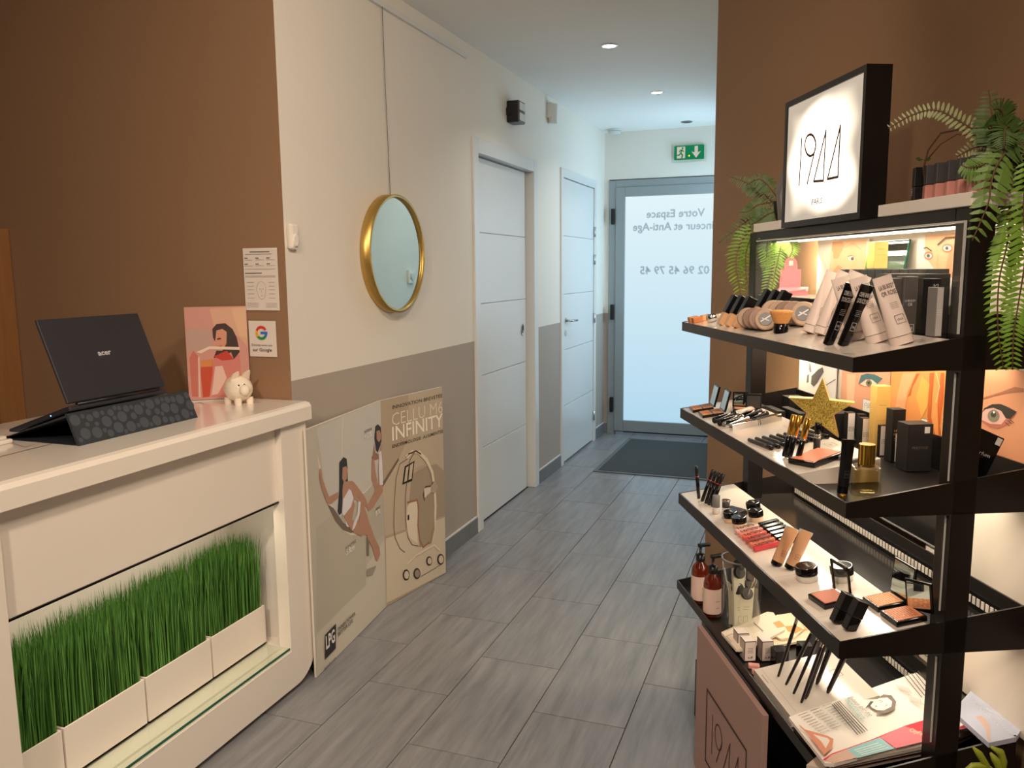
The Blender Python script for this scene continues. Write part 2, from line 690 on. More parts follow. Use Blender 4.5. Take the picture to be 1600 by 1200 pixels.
# floor ------------------------------------------------------------
fl = struct('floor', MB().box(-4.2, 2.8, -2.2, EY + .15, -.06, -.004, 'grout'))
TW, TL = .3035, .593
tm = MB().box(-TW / 2 + .0015, TW / 2 - .0015, -TL / 2 + .0015, TL / 2 - .0015, -.012, 0, 'floor_tile', bev=.001)
tile0 = None
rest = MB()
col0 = -.794
for i in range(-12, 12):
    x = col0 + TW * (i + .5)
    for j in range(-9, 9):
        y = 2.633 + TL * (j + .5) + (TL / 2 if i % 2 == 0 else 0)
        if x > 2.7 or x < -4.1 or y < -2.0 or y > EY - TL / 2 + .1: continue
        near = (-1.9 < x < .3 and .8 < y)
        if x < WX - .1 and y > BY + .2: continue
        if near:
            if tile0 is None:
                tile0 = tm.build('tile', fl)
                t = tile0
            else:
                t = tile0.copy()
                COL.objects.link(t)
            t.location = (x, y, R.uniform(-.0004, .0003))
        else:
            rest.box(x - TW / 2 + .0015, x + TW / 2 - .0015, y - TL / 2 + .0015, y + TL / 2 - .0015, -.012, -.0002, 'floor_tile')
o = rest.build('floor_tiling', fl)
o['kind'] = 'stuff'
# last row of tiles under the end door
mm = MB()
for i in range(-3, 2):
    x = col0 + TW * (i + .5)
    mm.box(x - TW / 2 + .0015, x + TW / 2 - .0015, EY - .2, EY + .1, -.012, -.0002, 'floor_tile')
mm.build('threshold_tile', fl)
# ceiling
struct('ceiling', MB().box(-4.2, 2.8, -2.2, EY + .15, CEIL, CEIL + .1, 'ceiling_white'))
# left corridor wall with two door openings
D1, D2 = (4.0, 4.985), (5.58, 6.50)
DZ1, DZ2 = 2.065, 2.085
w = MB()
for y0, y1, z0, z1 in ((BY + .003, D1[0], 0, CEIL), (D1[0], D1[1], DZ1, CEIL), (D1[1], D2[0], 0, CEIL), (D2[0], D2[1], DZ2, CEIL), (D2[1], EY + .1, 0, CEIL)):
    w.box(WX - .12, WX, y0, y1, z0, z1, 'wall_two_tone')
struct('wall_left', w)
struct('wall_reception', MB().box(-4.1, WX - .12, BY + .0028, BY + .1, 0, CEIL, 'wall_brown').box(-4.1, WX, BY, BY + .0028, 0, CEIL, 'wall_brown'))
# end wall around the glass door
ew = MB()
ew.box(WX, -1.625, EY, EY + .12, 0, CEIL, 'wall_two_tone').box(-1.625, -.56, EY, EY + .12, 2.165, CEIL, 'wall_two_tone').box(-.56, -.3, EY, EY + .12, 0, CEIL, 'wall_two_tone')
struct('wall_far', ew)
CRX = -.402
wc = MB()
for y0, y1, z0, z1 in ((3.6, 5.95, 0, CEIL), (5.95, 6.75, 0, .9), (5.95, 6.75, 2.2, CEIL), (6.75, EY + .1, 0, CEIL)):
    wc.box(CRX, CRX + .1, y0, y1, z0, z1, 'wall_two_tone')
struct('wall_corridor_right', wc)
w1 = root_struct('fill_window')  # added window, out of view, that brightens the corridor
m_ = MB()
for y0, y1, z0, z1 in ((5.95, 6.0, .9, 2.2), (6.70, 6.75, .9, 2.2), (6.0, 6.70, .9, .95), (6.0, 6.70, 2.15, 2.2)):
    m_.box(CRX - .005, CRX + .06, y0, y1, z0, z1, 'alu')
m_.build('fill_window_frame', w1)
MB().box(CRX + .02, CRX + .03, 6.0, 6.70, .95, 2.15, 'fill_daylight').build('fill_window_pane', w1)
struct('wall_right', MB().box(1.16, 1.28, -3.0, 3.43, 0, CEIL, 'wall_brown'), S)
struct('wall_rear', MB().box(-4.2, 2.9, -2.1, -2.0, 0, CEIL, 'wall_two_tone'))
struct('wall_outer_left', MB().box(-4.2, -4.1, -2.1, BY + .1, 0, CEIL, 'wall_brown'))
# skirting
for nm, y0, y1 in (('baseboard_left', BY + .01, 3.955), ('baseboard_left', 5.03, 5.535), ('baseboard_left', 6.545, EY)):
    b = MB().box(WX, WX + .009, y0, y1, 0, .088, 'skirting', bev=.001).box(WX, WX + .007, y0, y1, .088, .096, 'door_white')
    o = struct(nm, b)
struct('baseboard_far', MB().box(WX + .009, -1.63, EY - .009, EY, 0, .088, 'skirting'))

# door 1 (sliding leaf set back in the wall) ----------------------------
d1 = root_struct('door_1')
fr_ = MB()
fr_.box(WX - .10, WX + .012, 3.965, 4.035, 0, 2.105, 'door_white', bev=.003)
fr_.box(WX - .10, WX + .012, 4.945, 5.02, 0, 2.105, 'door_white', bev=.003)
fr_.box(WX - .10, WX + .012, 4.035, 4.945, 2.03, 2.105, 'door_white', bev=.003)
fr_.box(WX - .11, WX - .06, 4.90, 4.945, 0, 2.03, 'door_white')
fr_.build('door_frame', d1)
gz = [.008, .431, .839, 1.238, 1.624, 2.022]
for a, b in zip(gz[:-1], gz[1:]):
    MB().box(WX - .075, WX - .035, 4.038, 4.90, a + .003, b, 'door_white', bev=.0025).build('leaf_panel', d1)
MB().box(WX - .073, WX - .045, 4.04, 4.895, .01, 2.02, 'door_white').build('leaf_core', d1)
ph = MB().lathe([(.028, 0), (.028, .004), (.021, .004), (.021, .001)], 'steel', tr(WX - .035, 4.83, 1.05) @ roty(PI / 2), seg=24, sx=1.35)
ph.lathe([(.019, .0012), (.019, .0018)], 'black_plastic', tr(WX - .035, 4.83, 1.05) @ roty(PI / 2), seg=24, sx=1.35)
ph.build('flush_pull', d1)
# door 2 -------------------------------------------------------------
d2 = root_struct('door_2')
fr_ = MB()
fr_.box(WX - .10, WX + .012, 5.545, 5.605, 0, 2.125, 'door_white', bev=.003)
fr_.box(WX - .10, WX + .012, 6.48, 6.54, 0, 2.125, 'door_white', bev=.003)
fr_.box(WX - .10, WX + .012, 5.605, 6.48, 2.065, 2.125, 'door_white', bev=.003)
fr_.build('door_frame', d2)
gz = [.012, .431, .842, 1.245, 1.66, 2.06]
for a, b in zip(gz[:-1], gz[1:]):
    MB().box(WX - .04, WX + .001, 5.609, 6.476, a + .003, b, 'door_white', bev=.0025).build('leaf_panel', d2)
MB().box(WX - .038, WX - .01, 5.61, 6.475, .014, 2.058, 'door_white').build('leaf_core', d2)
hd = MB()
hd.tube([(WX, 5.68, 1.055), (WX + .045, 5.68, 1.055), (WX + .05, 5.70, 1.055), (WX + .05, 5.82, 1.05)], .0085, 'steel', seg=10)
hd.lathe([(.022, 0), (.022, .006)], 'steel', tr(WX, 5.68, 1.055) @ roty(PI / 2), seg=20)
hd.lathe([(.018, 0), (.018, .005)], 'steel', tr(WX, 5.68, .965) @ roty(PI / 2), seg=20, sx=1.3)
hd.build('door_handle', d2)
for z in (1.72, 1.5, 1.03, .22):
    MB().tube([(WX + .012, 6.478, z - .04), (WX + .012, 6.478, z + .04)], .008, 'steel', seg=10).build('hinge', d2)
# door 3: glazed end door ---------------------------------------------
d3 = root_struct('door_3')
g = MB()
g.box(-1.625, -1.565, EY - .012, EY + .06, 0, 2.155, 'alu', bev=.003).box(-.62, -.56, EY - .012, EY + .06, 0, 2.155, 'alu', bev=.003)
g.box(-1.565, -.62, EY - .012, EY + .06, 2.10, 2.155, 'alu', bev=.003)
g.build('door_frame', d3)
g = MB()
g.box(-1.565, -1.485, EY - .02, EY + .03, .03, 2.10, 'alu', bev=.004).box(-.70, -.62, EY - .02, EY + .03, .03, 2.10, 'alu', bev=.004)
g.box(-1.485, -.70, EY - .02, EY + .03, 2.02, 2.10, 'alu', bev=.004).box(-1.485, -.70, EY - .02, EY + .03, .03, .125, 'alu', bev=.004)
g.build('leaf_frame', d3)
MB().box(-1.485, -.70, EY - .015, EY + .035, .02, .03, 'black_rubber').build('threshold_seal', d3)
MB().box(-1.485, -.70, EY + .004, EY + .012, .125, 2.02, 'frosted_daylight').build('glass_pane', d3)
for z in (.26, 1.06, 1.86):
    MB().box(-1.60, -1.572, EY - .045, EY - .012, z - .065, z + .065, 'black_rubber', bev=.006).build('hinge', d3)
# mirrored lettering on the outer side of the frosted glass
P = Plane((-.70, EY + .003, 0), (-1, 0, 0), (0, 0, 1))
P.n = Vector((0, -1, 0))


def glass_text(txt, pxa, pxb, ybase, hpx):
    a, b = FY(pxa, ybase, EY), FY(pxb, ybase, EY)
    h = FY(pxa, ybase - hpx, EY).z - a.z
    lt = MB()
    for k, (dx, dz, bo) in enumerate([(0, 0, 0), (.003, .002, .01), (-.003, .002, .01), (.002, -.003, .015), (-.002, -.003, .015), (.0, .004, .02)]):
        lt.text(txt, P, (-.70 - b.x) + dx, (a.z + b.z) / 2 + dz, h, 'soft_letter', width=b.x - a.x, off=.0003 * (k + 1), bold=bo, align='LEFT')
    lt.build('glass_lettering', d3)


glass_text('Votre Espace', 1010, 1101, 339, 12)
glass_text('Minceur et Anti-Age', 989, 1128, 359, 12)
glass_text('02 96 45 79 45', 1000, 1108, 428, 12)

# ------------------------------------------------------------------ ceiling fittings
for i, (x, y, lit) in enumerate([(-1.012, 4.245, 1), (-.983, 5.442, 1), (-.954, 6.59, 0)]):
    t = thing('recessed_downlight', ['lit ceiling downlight nearest in the corridor', 'second lit ceiling downlight, halfway down the corridor', 'unlit recessed ceiling downlight above the glass door'][i], 'light', (x, y, CEIL), group='corridor downlights')
    MB().lathe([(.045, 0), (.045, -.004), (.036, -.006), (.034, -.002)], 'chrome' if lit else 'grey', seg=28, cap=False).build('trim_ring', t)
    MB().lathe([(.0, -.004), (.034, -.0035)], 'lamp_emit' if lit else 'dark_grey', seg=28, cap=False).build('lens', t)
t = thing('smoke_detector', 'round white smoke detector on the ceiling by the far corner', 'detector', (-1.55, 6.70, CEIL))
MB().lathe([(.055, 0), (.055, -.014), (.048, -.016)], 'detector', seg=28).build('base_ring', t)
MB().lathe([(.05, -.019), (.052, -.034), (.04, -.042), (0, -.043)], 'detector', seg=28).build('sensor_cap', t)
t = thing('exit_sign', 'green emergency exit sign with running figure and down arrow', 'sign', (-.965, EY, 2.35))
MB().box(-.14, .135, -.035, -.001, -.075, .06, 'clear_glass').build('clear_cover', t)
MB().box(-.118, .118, -.03, -.004, -.055, .055, 'exit_green', bev=.004).build('sign_body', t)
P = Plane((0, -.031, 0), (1, 0, 0), (0, 0, 1))
e = MB()
e.rect(P, -.095, -.045, -.03, .045, 'exit_white', .001)
W_ = 'exit_green'
e.stroke(P, [(-.055, .02), (-.065, -.005), (-.05, -.02), (-.055, -.04)], .011, W_, .0016)
e.stroke(P, [(-.065, -.005), (-.078, -.02), (-.09, -.02)], .010, W_, .0017)
e.stroke(P, [(-.075, .005), (-.07, .018), (-.055, .02), (-.042, .008)], .008, W_, .0018)
e.poly([P.at(-.05 + .008 * math.cos(a * PI / 5), .033 + .008 * math.sin(a * PI / 5), .0019) for a in range(10)], W_)
e.poly([P.at(.045, .045, .001), P.at(.045, -.005, .001), P.at(.02, .005, .001), P.at(.058, -.047, .001), P.at(.096, .005, .001), P.at(.071, -.005, .001), P.at(.071, .045, .001)], 'exit_white')
e.build('pictogram', t)
MB().lathe([(.006, 0), (0, .004)], 'amber_led', tr(.003, -.032, -.028) @ rotx(PI / 2), seg=10).build('status_led', t)

t = thing('emergency_lamp', 'small black square lamp on the wall above the sliding door', 'lamp', (WX, 4.545, 2.315))
MB().box(0, .075, -.055, .055, -.06, .06, 'black_plastic', bev=.006).build('housing', t)
mm = MB()
mm.box(.075, .079, -.048, .048, .008, .05, 'detector', bev=.002).box(.075, .079, -.048, .048, -.05, -.008, 'detector', bev=.002)
mm.build('lens_panel', t)
MB().box(-.0, .03, -.062, -.055, -.02, .02, 'black_plastic').build('bracket', t)
t = thing('motion_detector', 'white wall motion sensor between the two white doors, near the ceiling', 'detector', (WX, 5.28, 2.45))
MB().box(0, .03, -.035, .035, -.045, .055, 'detector', bev=.006).build('back_box', t)
MB().lathe([(.03, -.075), (.032, .045)], 'detector', tr(.03, 0, 0), seg=16).build('sensor_head', t)
t = thing('door_chime', 'small rounded white wireless chime at the edge of the brown wall', 'chime', (WX, 2.368, 1.54))
MB().box(0, .022, -.022, .022, -.043, .043, 'white_lacquer', bev=.009).build('casing', t)
MB().lathe([(.014, 0), (.015, .003), (.012, .004)], 'white_matte', tr(.022, 0, -.012) @ roty(PI / 2), seg=18, sx=1.5).build('push_button', t)
t = thing('thermostat', 'small white square thermostat seen reflected in the round mirror', 'thermostat', (CRX, 5.57, 1.38))
MB().box(-.02, 0, -.05, .05, -.05, .05, 'white_lacquer', bev=.004).build('plate', t)
MB().lathe([(.028, 0), (.028, .012)], 'detector', tr(-.02, 0, 0) @ roty(-PI / 2), seg=20).build('dial', t)

# picture rail + cable + mirror
o = setp(MB().box(WX, WX + .014, 2.36, 3.905, 2.468, 2.49, 'door_white', bev=.002).build('hanging_rail'), 'thin white picture rail along the top of the white wall', 'rail')
mc = Vector((WX + .03, 3.063, 1.492))
RMIR = .243
o = setp(MB().tube([(WX + .012, 3.04, 2.47), (WX + .010, 3.05, 2.2), (WX + .012, 3.063, 1.72)], .0016, 'grey', seg=6).build('hanging_cable'), 'thin steel cable running from the rail down to the round mirror', 'cable')
t = thing('round_mirror', 'round wall mirror in a deep brass-coloured frame', 'mirror', mc)
T_ = roty(PI / 2)
MB().lathe([(RMIR, -.028), (RMIR, .016), (RMIR - .012, .016), (RMIR - .014, .006), (RMIR - .014, -.02)], 'brass', T_, seg=72, cap=False).build('frame', t)
MB().lathe([(0, .004), (RMIR - .013, .004)], 'mirror', T_, seg=72, cap=False, smooth=False).build('mirror_glass', t)

# notices on the brown wall -------------------------------------------
def paper(name, label, x0, x1, z0, z1, curl=0):
    t = thing(name, label, 'notice', (x0, BY - .002, z0))
    w_, h_ = x1 - x0, z1 - z0
    s = MB()
    n = 8
    vs, fs = [], []
    for j in range(n + 1):
        for i in range(n + 1):
            a, b = i / n, j / n
            d = curl * max(0, a - .55) ** 2 * (1.2 - b) * 2
            vs.append((a * w_ - d * .35, -.0015 - d, b * h_))
    for j in range(n):
        for i in range(n):
            q = j * (n + 1) + i
            fs.append((q, q + 1, q + n + 2, q + n + 1))
    s.add(vs, fs, 'paper', None, True)
    s.build('sheet', t)
    return t, w_, h_


t, w_, h_ = paper('notice_sheet', 'printed sheet with a line-drawn face taped high on the brown wall', -1.832, -1.692, 1.292, 1.503)
P = Plane((0, -.0025, 0), (1, 0, 0), (0, 0, 1))
pr = MB()
g1, g2 = (120, 108, 104), (160, 146, 140)
pr.rect(P, .03, .197, .11, .2, g1); pr.rect(P, .01, .19, .12, .1915, g2)
for yy in (.18, .16):
    for k in range(3):
        pr.rect(P, .006 + k * .045, yy - .004, .02 + k * .045, yy - .001, g1)
        pr.rect(P, .006 + k * .045, yy - .009, .04 + k * .045, yy - .008, g2)
pr.rect(P, .006, .14, .13, .141, g2); pr.rect(P, .006, .125, .075, .128, g1)
for yy in (.117, .113): pr.rect(P, .006, yy, .13, yy + .001, g2)
face = [(.07 + .02 * math.cos(a) * (1 if math.sin(a) > 0 else .85), .068 + .03 * math.sin(a)) for a in [i * PI / 10 for i in range(20)]]
pr.stroke(P, face, .0008, g2, closed=True)
pr.stroke(P, [(.062, .072), (.067, .073)], .001, g1); pr.stroke(P, [(.074, .073), (.079, .072)], .001, g1)
pr.stroke(P, [(.07, .07), (.0695, .06), (.072, .059)], .0007, g2); pr.stroke(P, [(.066, .05), (.074, .05)], .001, g2)
for yy in (.095, .082, .07, .056, .042):
    pr.rect(P, .012, yy, .04, yy + .001, g2); pr.rect(P, .1, yy, .125, yy + .001, g2)
for yy in (.012, .018, .024): pr.rect(P, .008, yy, .055, yy + .001, g2); pr.rect(P, .085, yy, .13, yy + .001, g2)
pr.build('print', t)
t, w_, h_ = paper('notice_card', 'white review card with a multicoloured letter G on the brown wall', -1.824, -1.712, 1.132, 1.256, 0)
pr = MB()
def arc(cx, cy, r, a0, a1, n=12): return [(cx + r * math.cos(math.radians(a0 + (a1 - a0) * i / n)), cy + r * math.sin(math.radians(a0 + (a1 - a0) * i / n))) for i in range(n + 1)]
gc = (.053, .083)
pr.stroke(P, arc(*gc, .0195, 40, 150), .009, (222, 62, 50), .001); pr.stroke(P, arc(*gc, .0195, 150, 210, 6), .009, (240, 176, 30), .0011)
pr.stroke(P, arc(*gc, .0195, 210, 315), .009, (44, 146, 70), .001); pr.stroke(P, arc(*gc, .0195, 315, 358, 5), .009, (60, 112, 214), .0011)
pr.stroke(P, [(.053, .083), (.0745, .083)], .0085, (60, 112, 214), .0012)
pr.text('Donnez votre avis', P, .053, .037, .008, (70, 70, 74), width=.085, align='CENTER', off=.0012)
pr.text('sur Google', P, .053, .019, .011, (60, 60, 66), width=.078, align='CENTER', off=.0012, bold=.01)
pr.build('print', t)

# ================================================================== RECEPTION COUNTER
CX, CY0, CY1, CZ = -1.60, .55, 2.315, .985
cnt = thing('reception_counter', 'glossy white reception counter with a rounded foot and a planted front niche', 'counter')
DEP = .62
n = MB()
# worktop with rounded nose
prof = [(0, 0), (0, .045), (.008, .056), (.022, .06), (DEP + .03, .06), (DEP + .03, 0)]
n.prism([(CX + .018 - a, CY0, CZ - .06 + b) for a, b in prof], (0, CY1 - CY0 + .012, 0), 'white_lacquer')
n.build('worktop', cnt)
# pillar and foot of the front frame (one outline with rounded lower corner)
OY0, OY1, OZ0, OZ1 = 1.19, 2.175, .150, .925
out = [(CY1, CZ - .06)]
rr = .11
out += [(CY1 - rr + rr * math.cos(a), rr + .02 - rr * math.sin(a)) for a in [i * PI / 2 / 10 for i in range(11)]]
out += [(CY0, .02), (CY0, CZ - .06), (OY0, OZ1), (OY0, OZ0), (OY1, OZ0), (OY1, OZ1)]
n = MB()
def front_poly(pts, x0, x1, key, m):
    m.prism([(x0, a, b) for a, b in pts], (x1 - x0, 0, 0), key)
q = [(OY1, OZ1), (CY1, OZ1)] + [(CY1, rr + .02)] + [(CY1 - rr + rr * math.cos(a), rr + .02 - rr * math.sin(a)) for a in [i * PI / 2 / 10 for i in range(1, 11)]] + [(OY1, .02)]
front_poly(q, CX - .045, CX, 'white_lacquer', n)
n.box(CX - .045, CX, CY0, OY0, .02, OZ1, 'white_lacquer')
n.box(CX - .045, CX, OY0, OY1, .02, OZ0, 'white_lacquer')
n.build('front_frame', cnt)
n = MB()
n.box(CX - .045, CX - .022, OY0, OY1 - .0, .672, OZ1, 'white_lacquer', bev=.002)
n.build('upper_panel', cnt)
MB().box(CX - .05, CX - .02, OY0, OY1, .667, .672, 'black_gloss').build('black_strip', cnt)  # black line along the top of the niche opening
MB().box(CX - .07, CX - .052, OY0 + .04, OY1 - .04, .668, .673, 'led_emit').build('light_strip', cnt)
n = MB()   # niche lining
NB = CX - .26
n.box(NB - .01, NB, OY0 - .06, OY1 + .07, .14, .70, 'white_matte')
n.box(NB, CX - .045, OY0 - .06, OY1 + .07, .145, .158, 'white_lacquer')
n.box(NB, CX - .045, OY1 + .06, OY1 + .07, .15, .70, 'white_matte')
n.box(NB, CX - .045, OY0 - .07, OY0 - .06, .15, .70, 'white_matte')
n.box(NB, CX - .045, OY0 - .06, OY1 + .06, .70, .71, 'white_matte')
n.build('niche', cnt)
n = MB()
n.box(CX - .23, CX - .004, OY0 + .004, OY1 - .004, .158, .165, 'niche_glass')
gl = n.build('glass_shelf', cnt)
MB().box(CX - .0042, CX - .002, OY0 + .004, OY1 - .004, .158, .1655, 'glass_edge').build('glass_edge_strip', gl)
n = MB()   # body behind the front
n.box(CX - DEP, CX - .30, CY0 + .02, CY1 - .02, .05, OZ1, 'white_matte')
q = [(CX - DEP, a, b) for a, b in [(0, 0)]]
yy = CY1 - .012
side = [(CY1 - .02, OZ1), (CY1, OZ1)] + [(CY1 - rr + rr * math.cos(a), rr + .02 - rr * math.sin(a)) for a in [i * PI / 2 / 10 for i in range(11)]] + [(CY1 - rr, .04)] + [(CY1 - rr + (rr - .02) * math.cos(a), rr + .02 - (rr - .02) * math.sin(a)) for a in [PI / 2 - i * PI / 2 / 10 for i in range(11)]]
front_poly(side, CX - DEP, CX - .045, 'white_lacquer', n)
n.build('carcass', cnt)
# dark veins on the worktop print and the joint line
P = Plane((CX, 0, CZ), (0, -1, 0), (1, 0, 0))
P.n = Vector((0, 0, 1))
v_ = MB()
def top_line(pts, w, key):
    q = [FZ(a, b, CZ) for a, b in pts]
    v_.stroke(P, [(-p.y, p.x - CX) for p in q], w, key, .0008)
top_line([(0, 714), (108, 687)], .003, (70, 55, 52))
for pts in ([(10, 690), (40, 699), (52, 695)], [(30, 686), (60, 692), (78, 690)], [(392, 620), (412, 624), (424, 622)], [(408, 628), (390, 630), (380, 628)], [(300, 632), (312, 629), (318, 631)]):
    top_line(pts, .004, (176, 140, 134))
v_.build('marbled_pattern', cnt)

# planters ------------------------------------------------------------
PW = .265
def make_planter(i, label):
    y0 = 1.916 - i * (PW + .003)
    t = thing('grass_planter', label, 'planter', (CX - .1 - .055, y0 + PW / 2, .165), group='white boxes of artificial grass in the counter niche')
    b = MB()
    hw, hd_, hh = PW / 2 - .002, .052, .135
    for x0, x1, y0_, y1_ in ((-hd_, -hd_ + .005, -hw, hw), (hd_ - .005, hd_, -hw, hw), (-hd_ + .005, hd_ - .005, -hw, -hw + .005), (-hd_ + .005, hd_ - .005, hw - .005, hw)):
        b.box(x0, x1, y0_, y1_, 0, hh, 'planter_white')
    b.box(-hd_, hd_, -hw, hw, 0, .005, 'planter_white')
    b.build('box', t)
    MB().box(-hd_ + .005, hd_ - .005, -hw + .005, hw - .005, .10, .118, 'soil').build('soil', t)
    g = MB()
    vs, fs = [], []
    r = random.Random(i)
    for k in range(1500):
        a, c = r.uniform(-hd_ + .006, hd_ - .006), r.uniform(-hw + .006, hw - .006)
        H = r.uniform(.235, .292) + (.014 if r.random() < .1 else 0)
        if r.random() < .12: H *= .8
        dx, dy = r.gauss(0, .010), r.gauss(0, .011)
        dy = max(min(dy, hw + .008 - c), -hw - .008 - c)
        w_ = r.uniform(.0010, .0017)
        an = r.uniform(-.9, .9)
        ux, uy = math.sin(an) * w_, math.cos(an) * w_
        b0 = len(vs)
        z0 = .115
        for tt, ww in ((0, 1), (.5, 1), (.82, .8), (1, 0)):
            px_, py_, pz = a + dx * tt * tt, c + dy * tt * tt, z0 + H * tt
            if ww: vs += [(px_ - ux * ww, py_ - uy * ww, pz), (px_ + ux * ww, py_ + uy * ww, pz)]
            else: vs.append((px_, py_, pz))
        fs += [(b0, b0 + 1, b0 + 3, b0 + 2), (b0 + 2, b0 + 3, b0 + 5, b0 + 4), (b0 + 4, b0 + 5, b0 + 6)]
    g.add(vs, fs, 'grass')
    o = g.build('grass', t)
    o['kind'] = 'stuff'


for i, lb in enumerate(['rightmost white box of tall green grass in the counter niche', 'second white grass box from the right in the counter niche', 'third white grass box from the right in the counter niche', 'leftmost white grass box in the niche, cut by the photo edge']):
    make_planter(i, lb)

# laptop --------------------------------------------------------------
lp = thing('laptop', 'open black laptop seen from behind on a spotted case', 'laptop', (-1.87, 1.795, 1.068))
lw = .178
tilt = math.atan2(.09, .227)
T_ = roty(-tilt)
MB().box(-.004, .004, -lw, lw, .006, .248, 'laptop', T_, bev=.003).build('lid', lp)
MB().box(-.006, -.004, -lw + .008, lw - .008, .015, .24, 'black_gloss', T_).build('screen', lp)
MB().tube([(0, -lw + .03, 0), (0, lw - .03, 0)], .0065, 'black_plastic', seg=12).build('hinge_bar', lp)
sl = math.atan2(.075, .225)
T2 = roty(-sl)
MB().box(-.243, .004, -lw, lw, -.016, 0, 'laptop', T2, bev=.004).build('base', lp)
kb = MB()
for a in range(5):
    for b in range(12):
        kb.box(-.05 - a * .019 - .016, -.05 - a * .019, -.15 + b * .025, -.15 + b * .025 + .021, 0, .0015, 'black_plastic', T2)
kb.build('keyboard', lp)
MB().lathe([(.002, 0), (0, .001)], 'blue_led', T2 @ tr(-.07, -lw - .0006, -.008) @ rotx(PI / 2), seg=10).build('power_led', lp)
P = Plane(T_ @ Vector((.0041, 0, .128)), (0, 1, 0), T_.to_3x3() @ Vector((0, 0, 1)))
lg = MB().text('acer', P, 0, 0, .0155, (196, 196, 198), width=.047, align='CENTER', off=.0006, bold=.03)
lg.build('lid_logo', lp)
cs = thing('laptop_case', 'dark folded case with grey dots propping up the laptop', 'case', (-1.74, 1.745, CZ))
MB().prism([(0, -.215, 0), (-.034, -.215, .081), (-.042, -.215, .081), (-.009, -.215, 0)], (0, .43, 0), 'case').build('front_flap', cs)
MB().prism([(-.036, -.213, .079), (-.28, -.213, .002), (-.28, -.213, -.0 + .0005), (-.04, -.213, .072)], (0, .426, 0), 'case').build('support_flap', cs)
MB().box(-.30, .0, -.213, .213, 0, .0015, 'case').build('bottom_flap', cs)
P = Plane((0, 0, 0), (0, 1, 0), (-.034, 0, .081))
dd = MB()
r = random.Random(3)
pl = []
for rad in [.0155] * 16 + [.010] * 26 + [.0065] * 60:
    for k in range(60):
        a, b = r.uniform(-.205, .205), r.uniform(.009, .08)
        if b + rad > .0865 or b - rad < .001: continue
        if all(math.hypot(a - c, b - d) > rad + e2 + .0015 for c, d, e2 in pl):
            pl.append((a, b, rad))
            dd.poly([P.at(a + rad * math.cos(i * PI / 8), b + rad * math.sin(i * PI / 8), .0005) for i in range(16)], 'case_dot')
            break
dd.build('dot_pattern', cs)

# acrylic photo stand ---------------------------------------------------
a, b = Vector((-1.985, 2.200, CZ)), Vector((-1.822, 2.318, CZ))
ex = (b - a).normalized()
nrm = Vector((ex.y, -ex.x, 0))
PWD, PHT = (b - a).length, .318
ps = thing('photo_stand', 'clear acrylic stand holding a pink beauty photograph', 'picture', a)
P = Plane((0, 0, .004), ex, Vector((0, 0, 1)) - nrm * .05)
P.n = nrm
pf = MB()
pf.prism([P.at(0, 0, -.001), P.at(PWD, 0, -.001), P.at(PWD, PHT, -.001), P.at(0, PHT, -.001)], nrm * .0008, (214, 152, 142))
pf.build('photograph', ps)
def quadp(px, py):   # pixel -> plane coords
    w0 = a + P.o
    nn = P.ex.cross(P.ey).normalized()
    r_ = ray(px, py)
    h_ = CAM + r_ * ((w0 - CAM).dot(nn) / r_.dot(nn)) - w0
    return h_.dot(P.ex), h_.dot(P.ey)
pm = MB()
kk = [0]
def ppoly(pts, key, sc=None):
    kk[0] += 1
    o_ = []
    for x, y in pts:
        xx, yy_ = quadp(280 + x / 4.444, 370 + y / 4.444)
        o_.append(P.at(min(max(xx, .002), PWD - .002), min(max(yy_, .002), PHT - .002), .0001 * kk[0]))
    pm.poly(o_, key)
ppoly([(210, 500), (470, 485), (480, 760), (420, 700), (300, 620), (240, 620)], (222, 170, 146))
ppoly([(40, 640), (110, 640), (220, 650), (230, 760), (120, 790), (50, 800)], (196, 160, 150))
ppoly([(360, 500), (470, 490), (480, 700), (420, 690)], (228, 184, 150))
ppoly([(100, 790), (130, 830), (130, 1110), (90, 1110), (70, 840)], (206, 116, 104))
ppoly([(150, 860), (235, 850), (230, 960), (212, 1110), (165, 1115), (150, 960)], (206, 78, 54))
ppoly([(150, 860), (235, 850), (230, 900), (150, 905)], (222, 140, 76))
ppoly([(235, 850), (260, 820), (420, 820), (430, 960), (410, 1110), (225, 1110)], (216, 130, 122))
ppoly([(250, 900), (300, 895), (330, 980), (270, 1090), (225, 1100)], (236, 196, 186))
ppoly([(230, 640), (260, 605), (320, 600), (370, 640), (400, 700), (420, 800), (380, 850), (360, 800), (300, 840), (240, 840), (270, 760), (235, 700)], (66, 44, 40))
ppoly([(258, 650), (300, 640), (330, 660), (328, 740), (300, 790), (262, 790), (250, 730)], (216, 150, 124))
ppoly([(240, 830), (330, 790), (380, 850), (300, 860)], (200, 60, 46))
ppoly([(262, 705), (290, 700), (290, 712), (264, 716)], (90, 50, 44))
ppoly([(266, 760), (298, 752), (292, 772), (270, 775)], (196, 70, 70))
ppoly([(120, 800), (210, 760), (420, 765), (420, 785), (210, 780), (150, 810)], (238, 214, 196))
ppoly([(130, 840), (142, 830), (150, 1115), (138, 1115)], (236, 196, 180))
pm.build('photo_print', ps)
MB().prism([P.at(-.003, -.004, .0022), P.at(PWD + .003, -.004, .0022), P.at(PWD + .003, PHT + .003, .0022), P.at(-.003, PHT + .003, .0022)], nrm * .002, 'clear_glass').build('acrylic_cover', ps)
MB().prism([P.at(-.003, -.004, -.002), P.at(PWD + .003, -.004, -.002), P.at(PWD + .003, -.004, .006), P.at(-.003, -.004, .006)], (0, 0, .003), 'acrylic_edge').build('foot', ps)

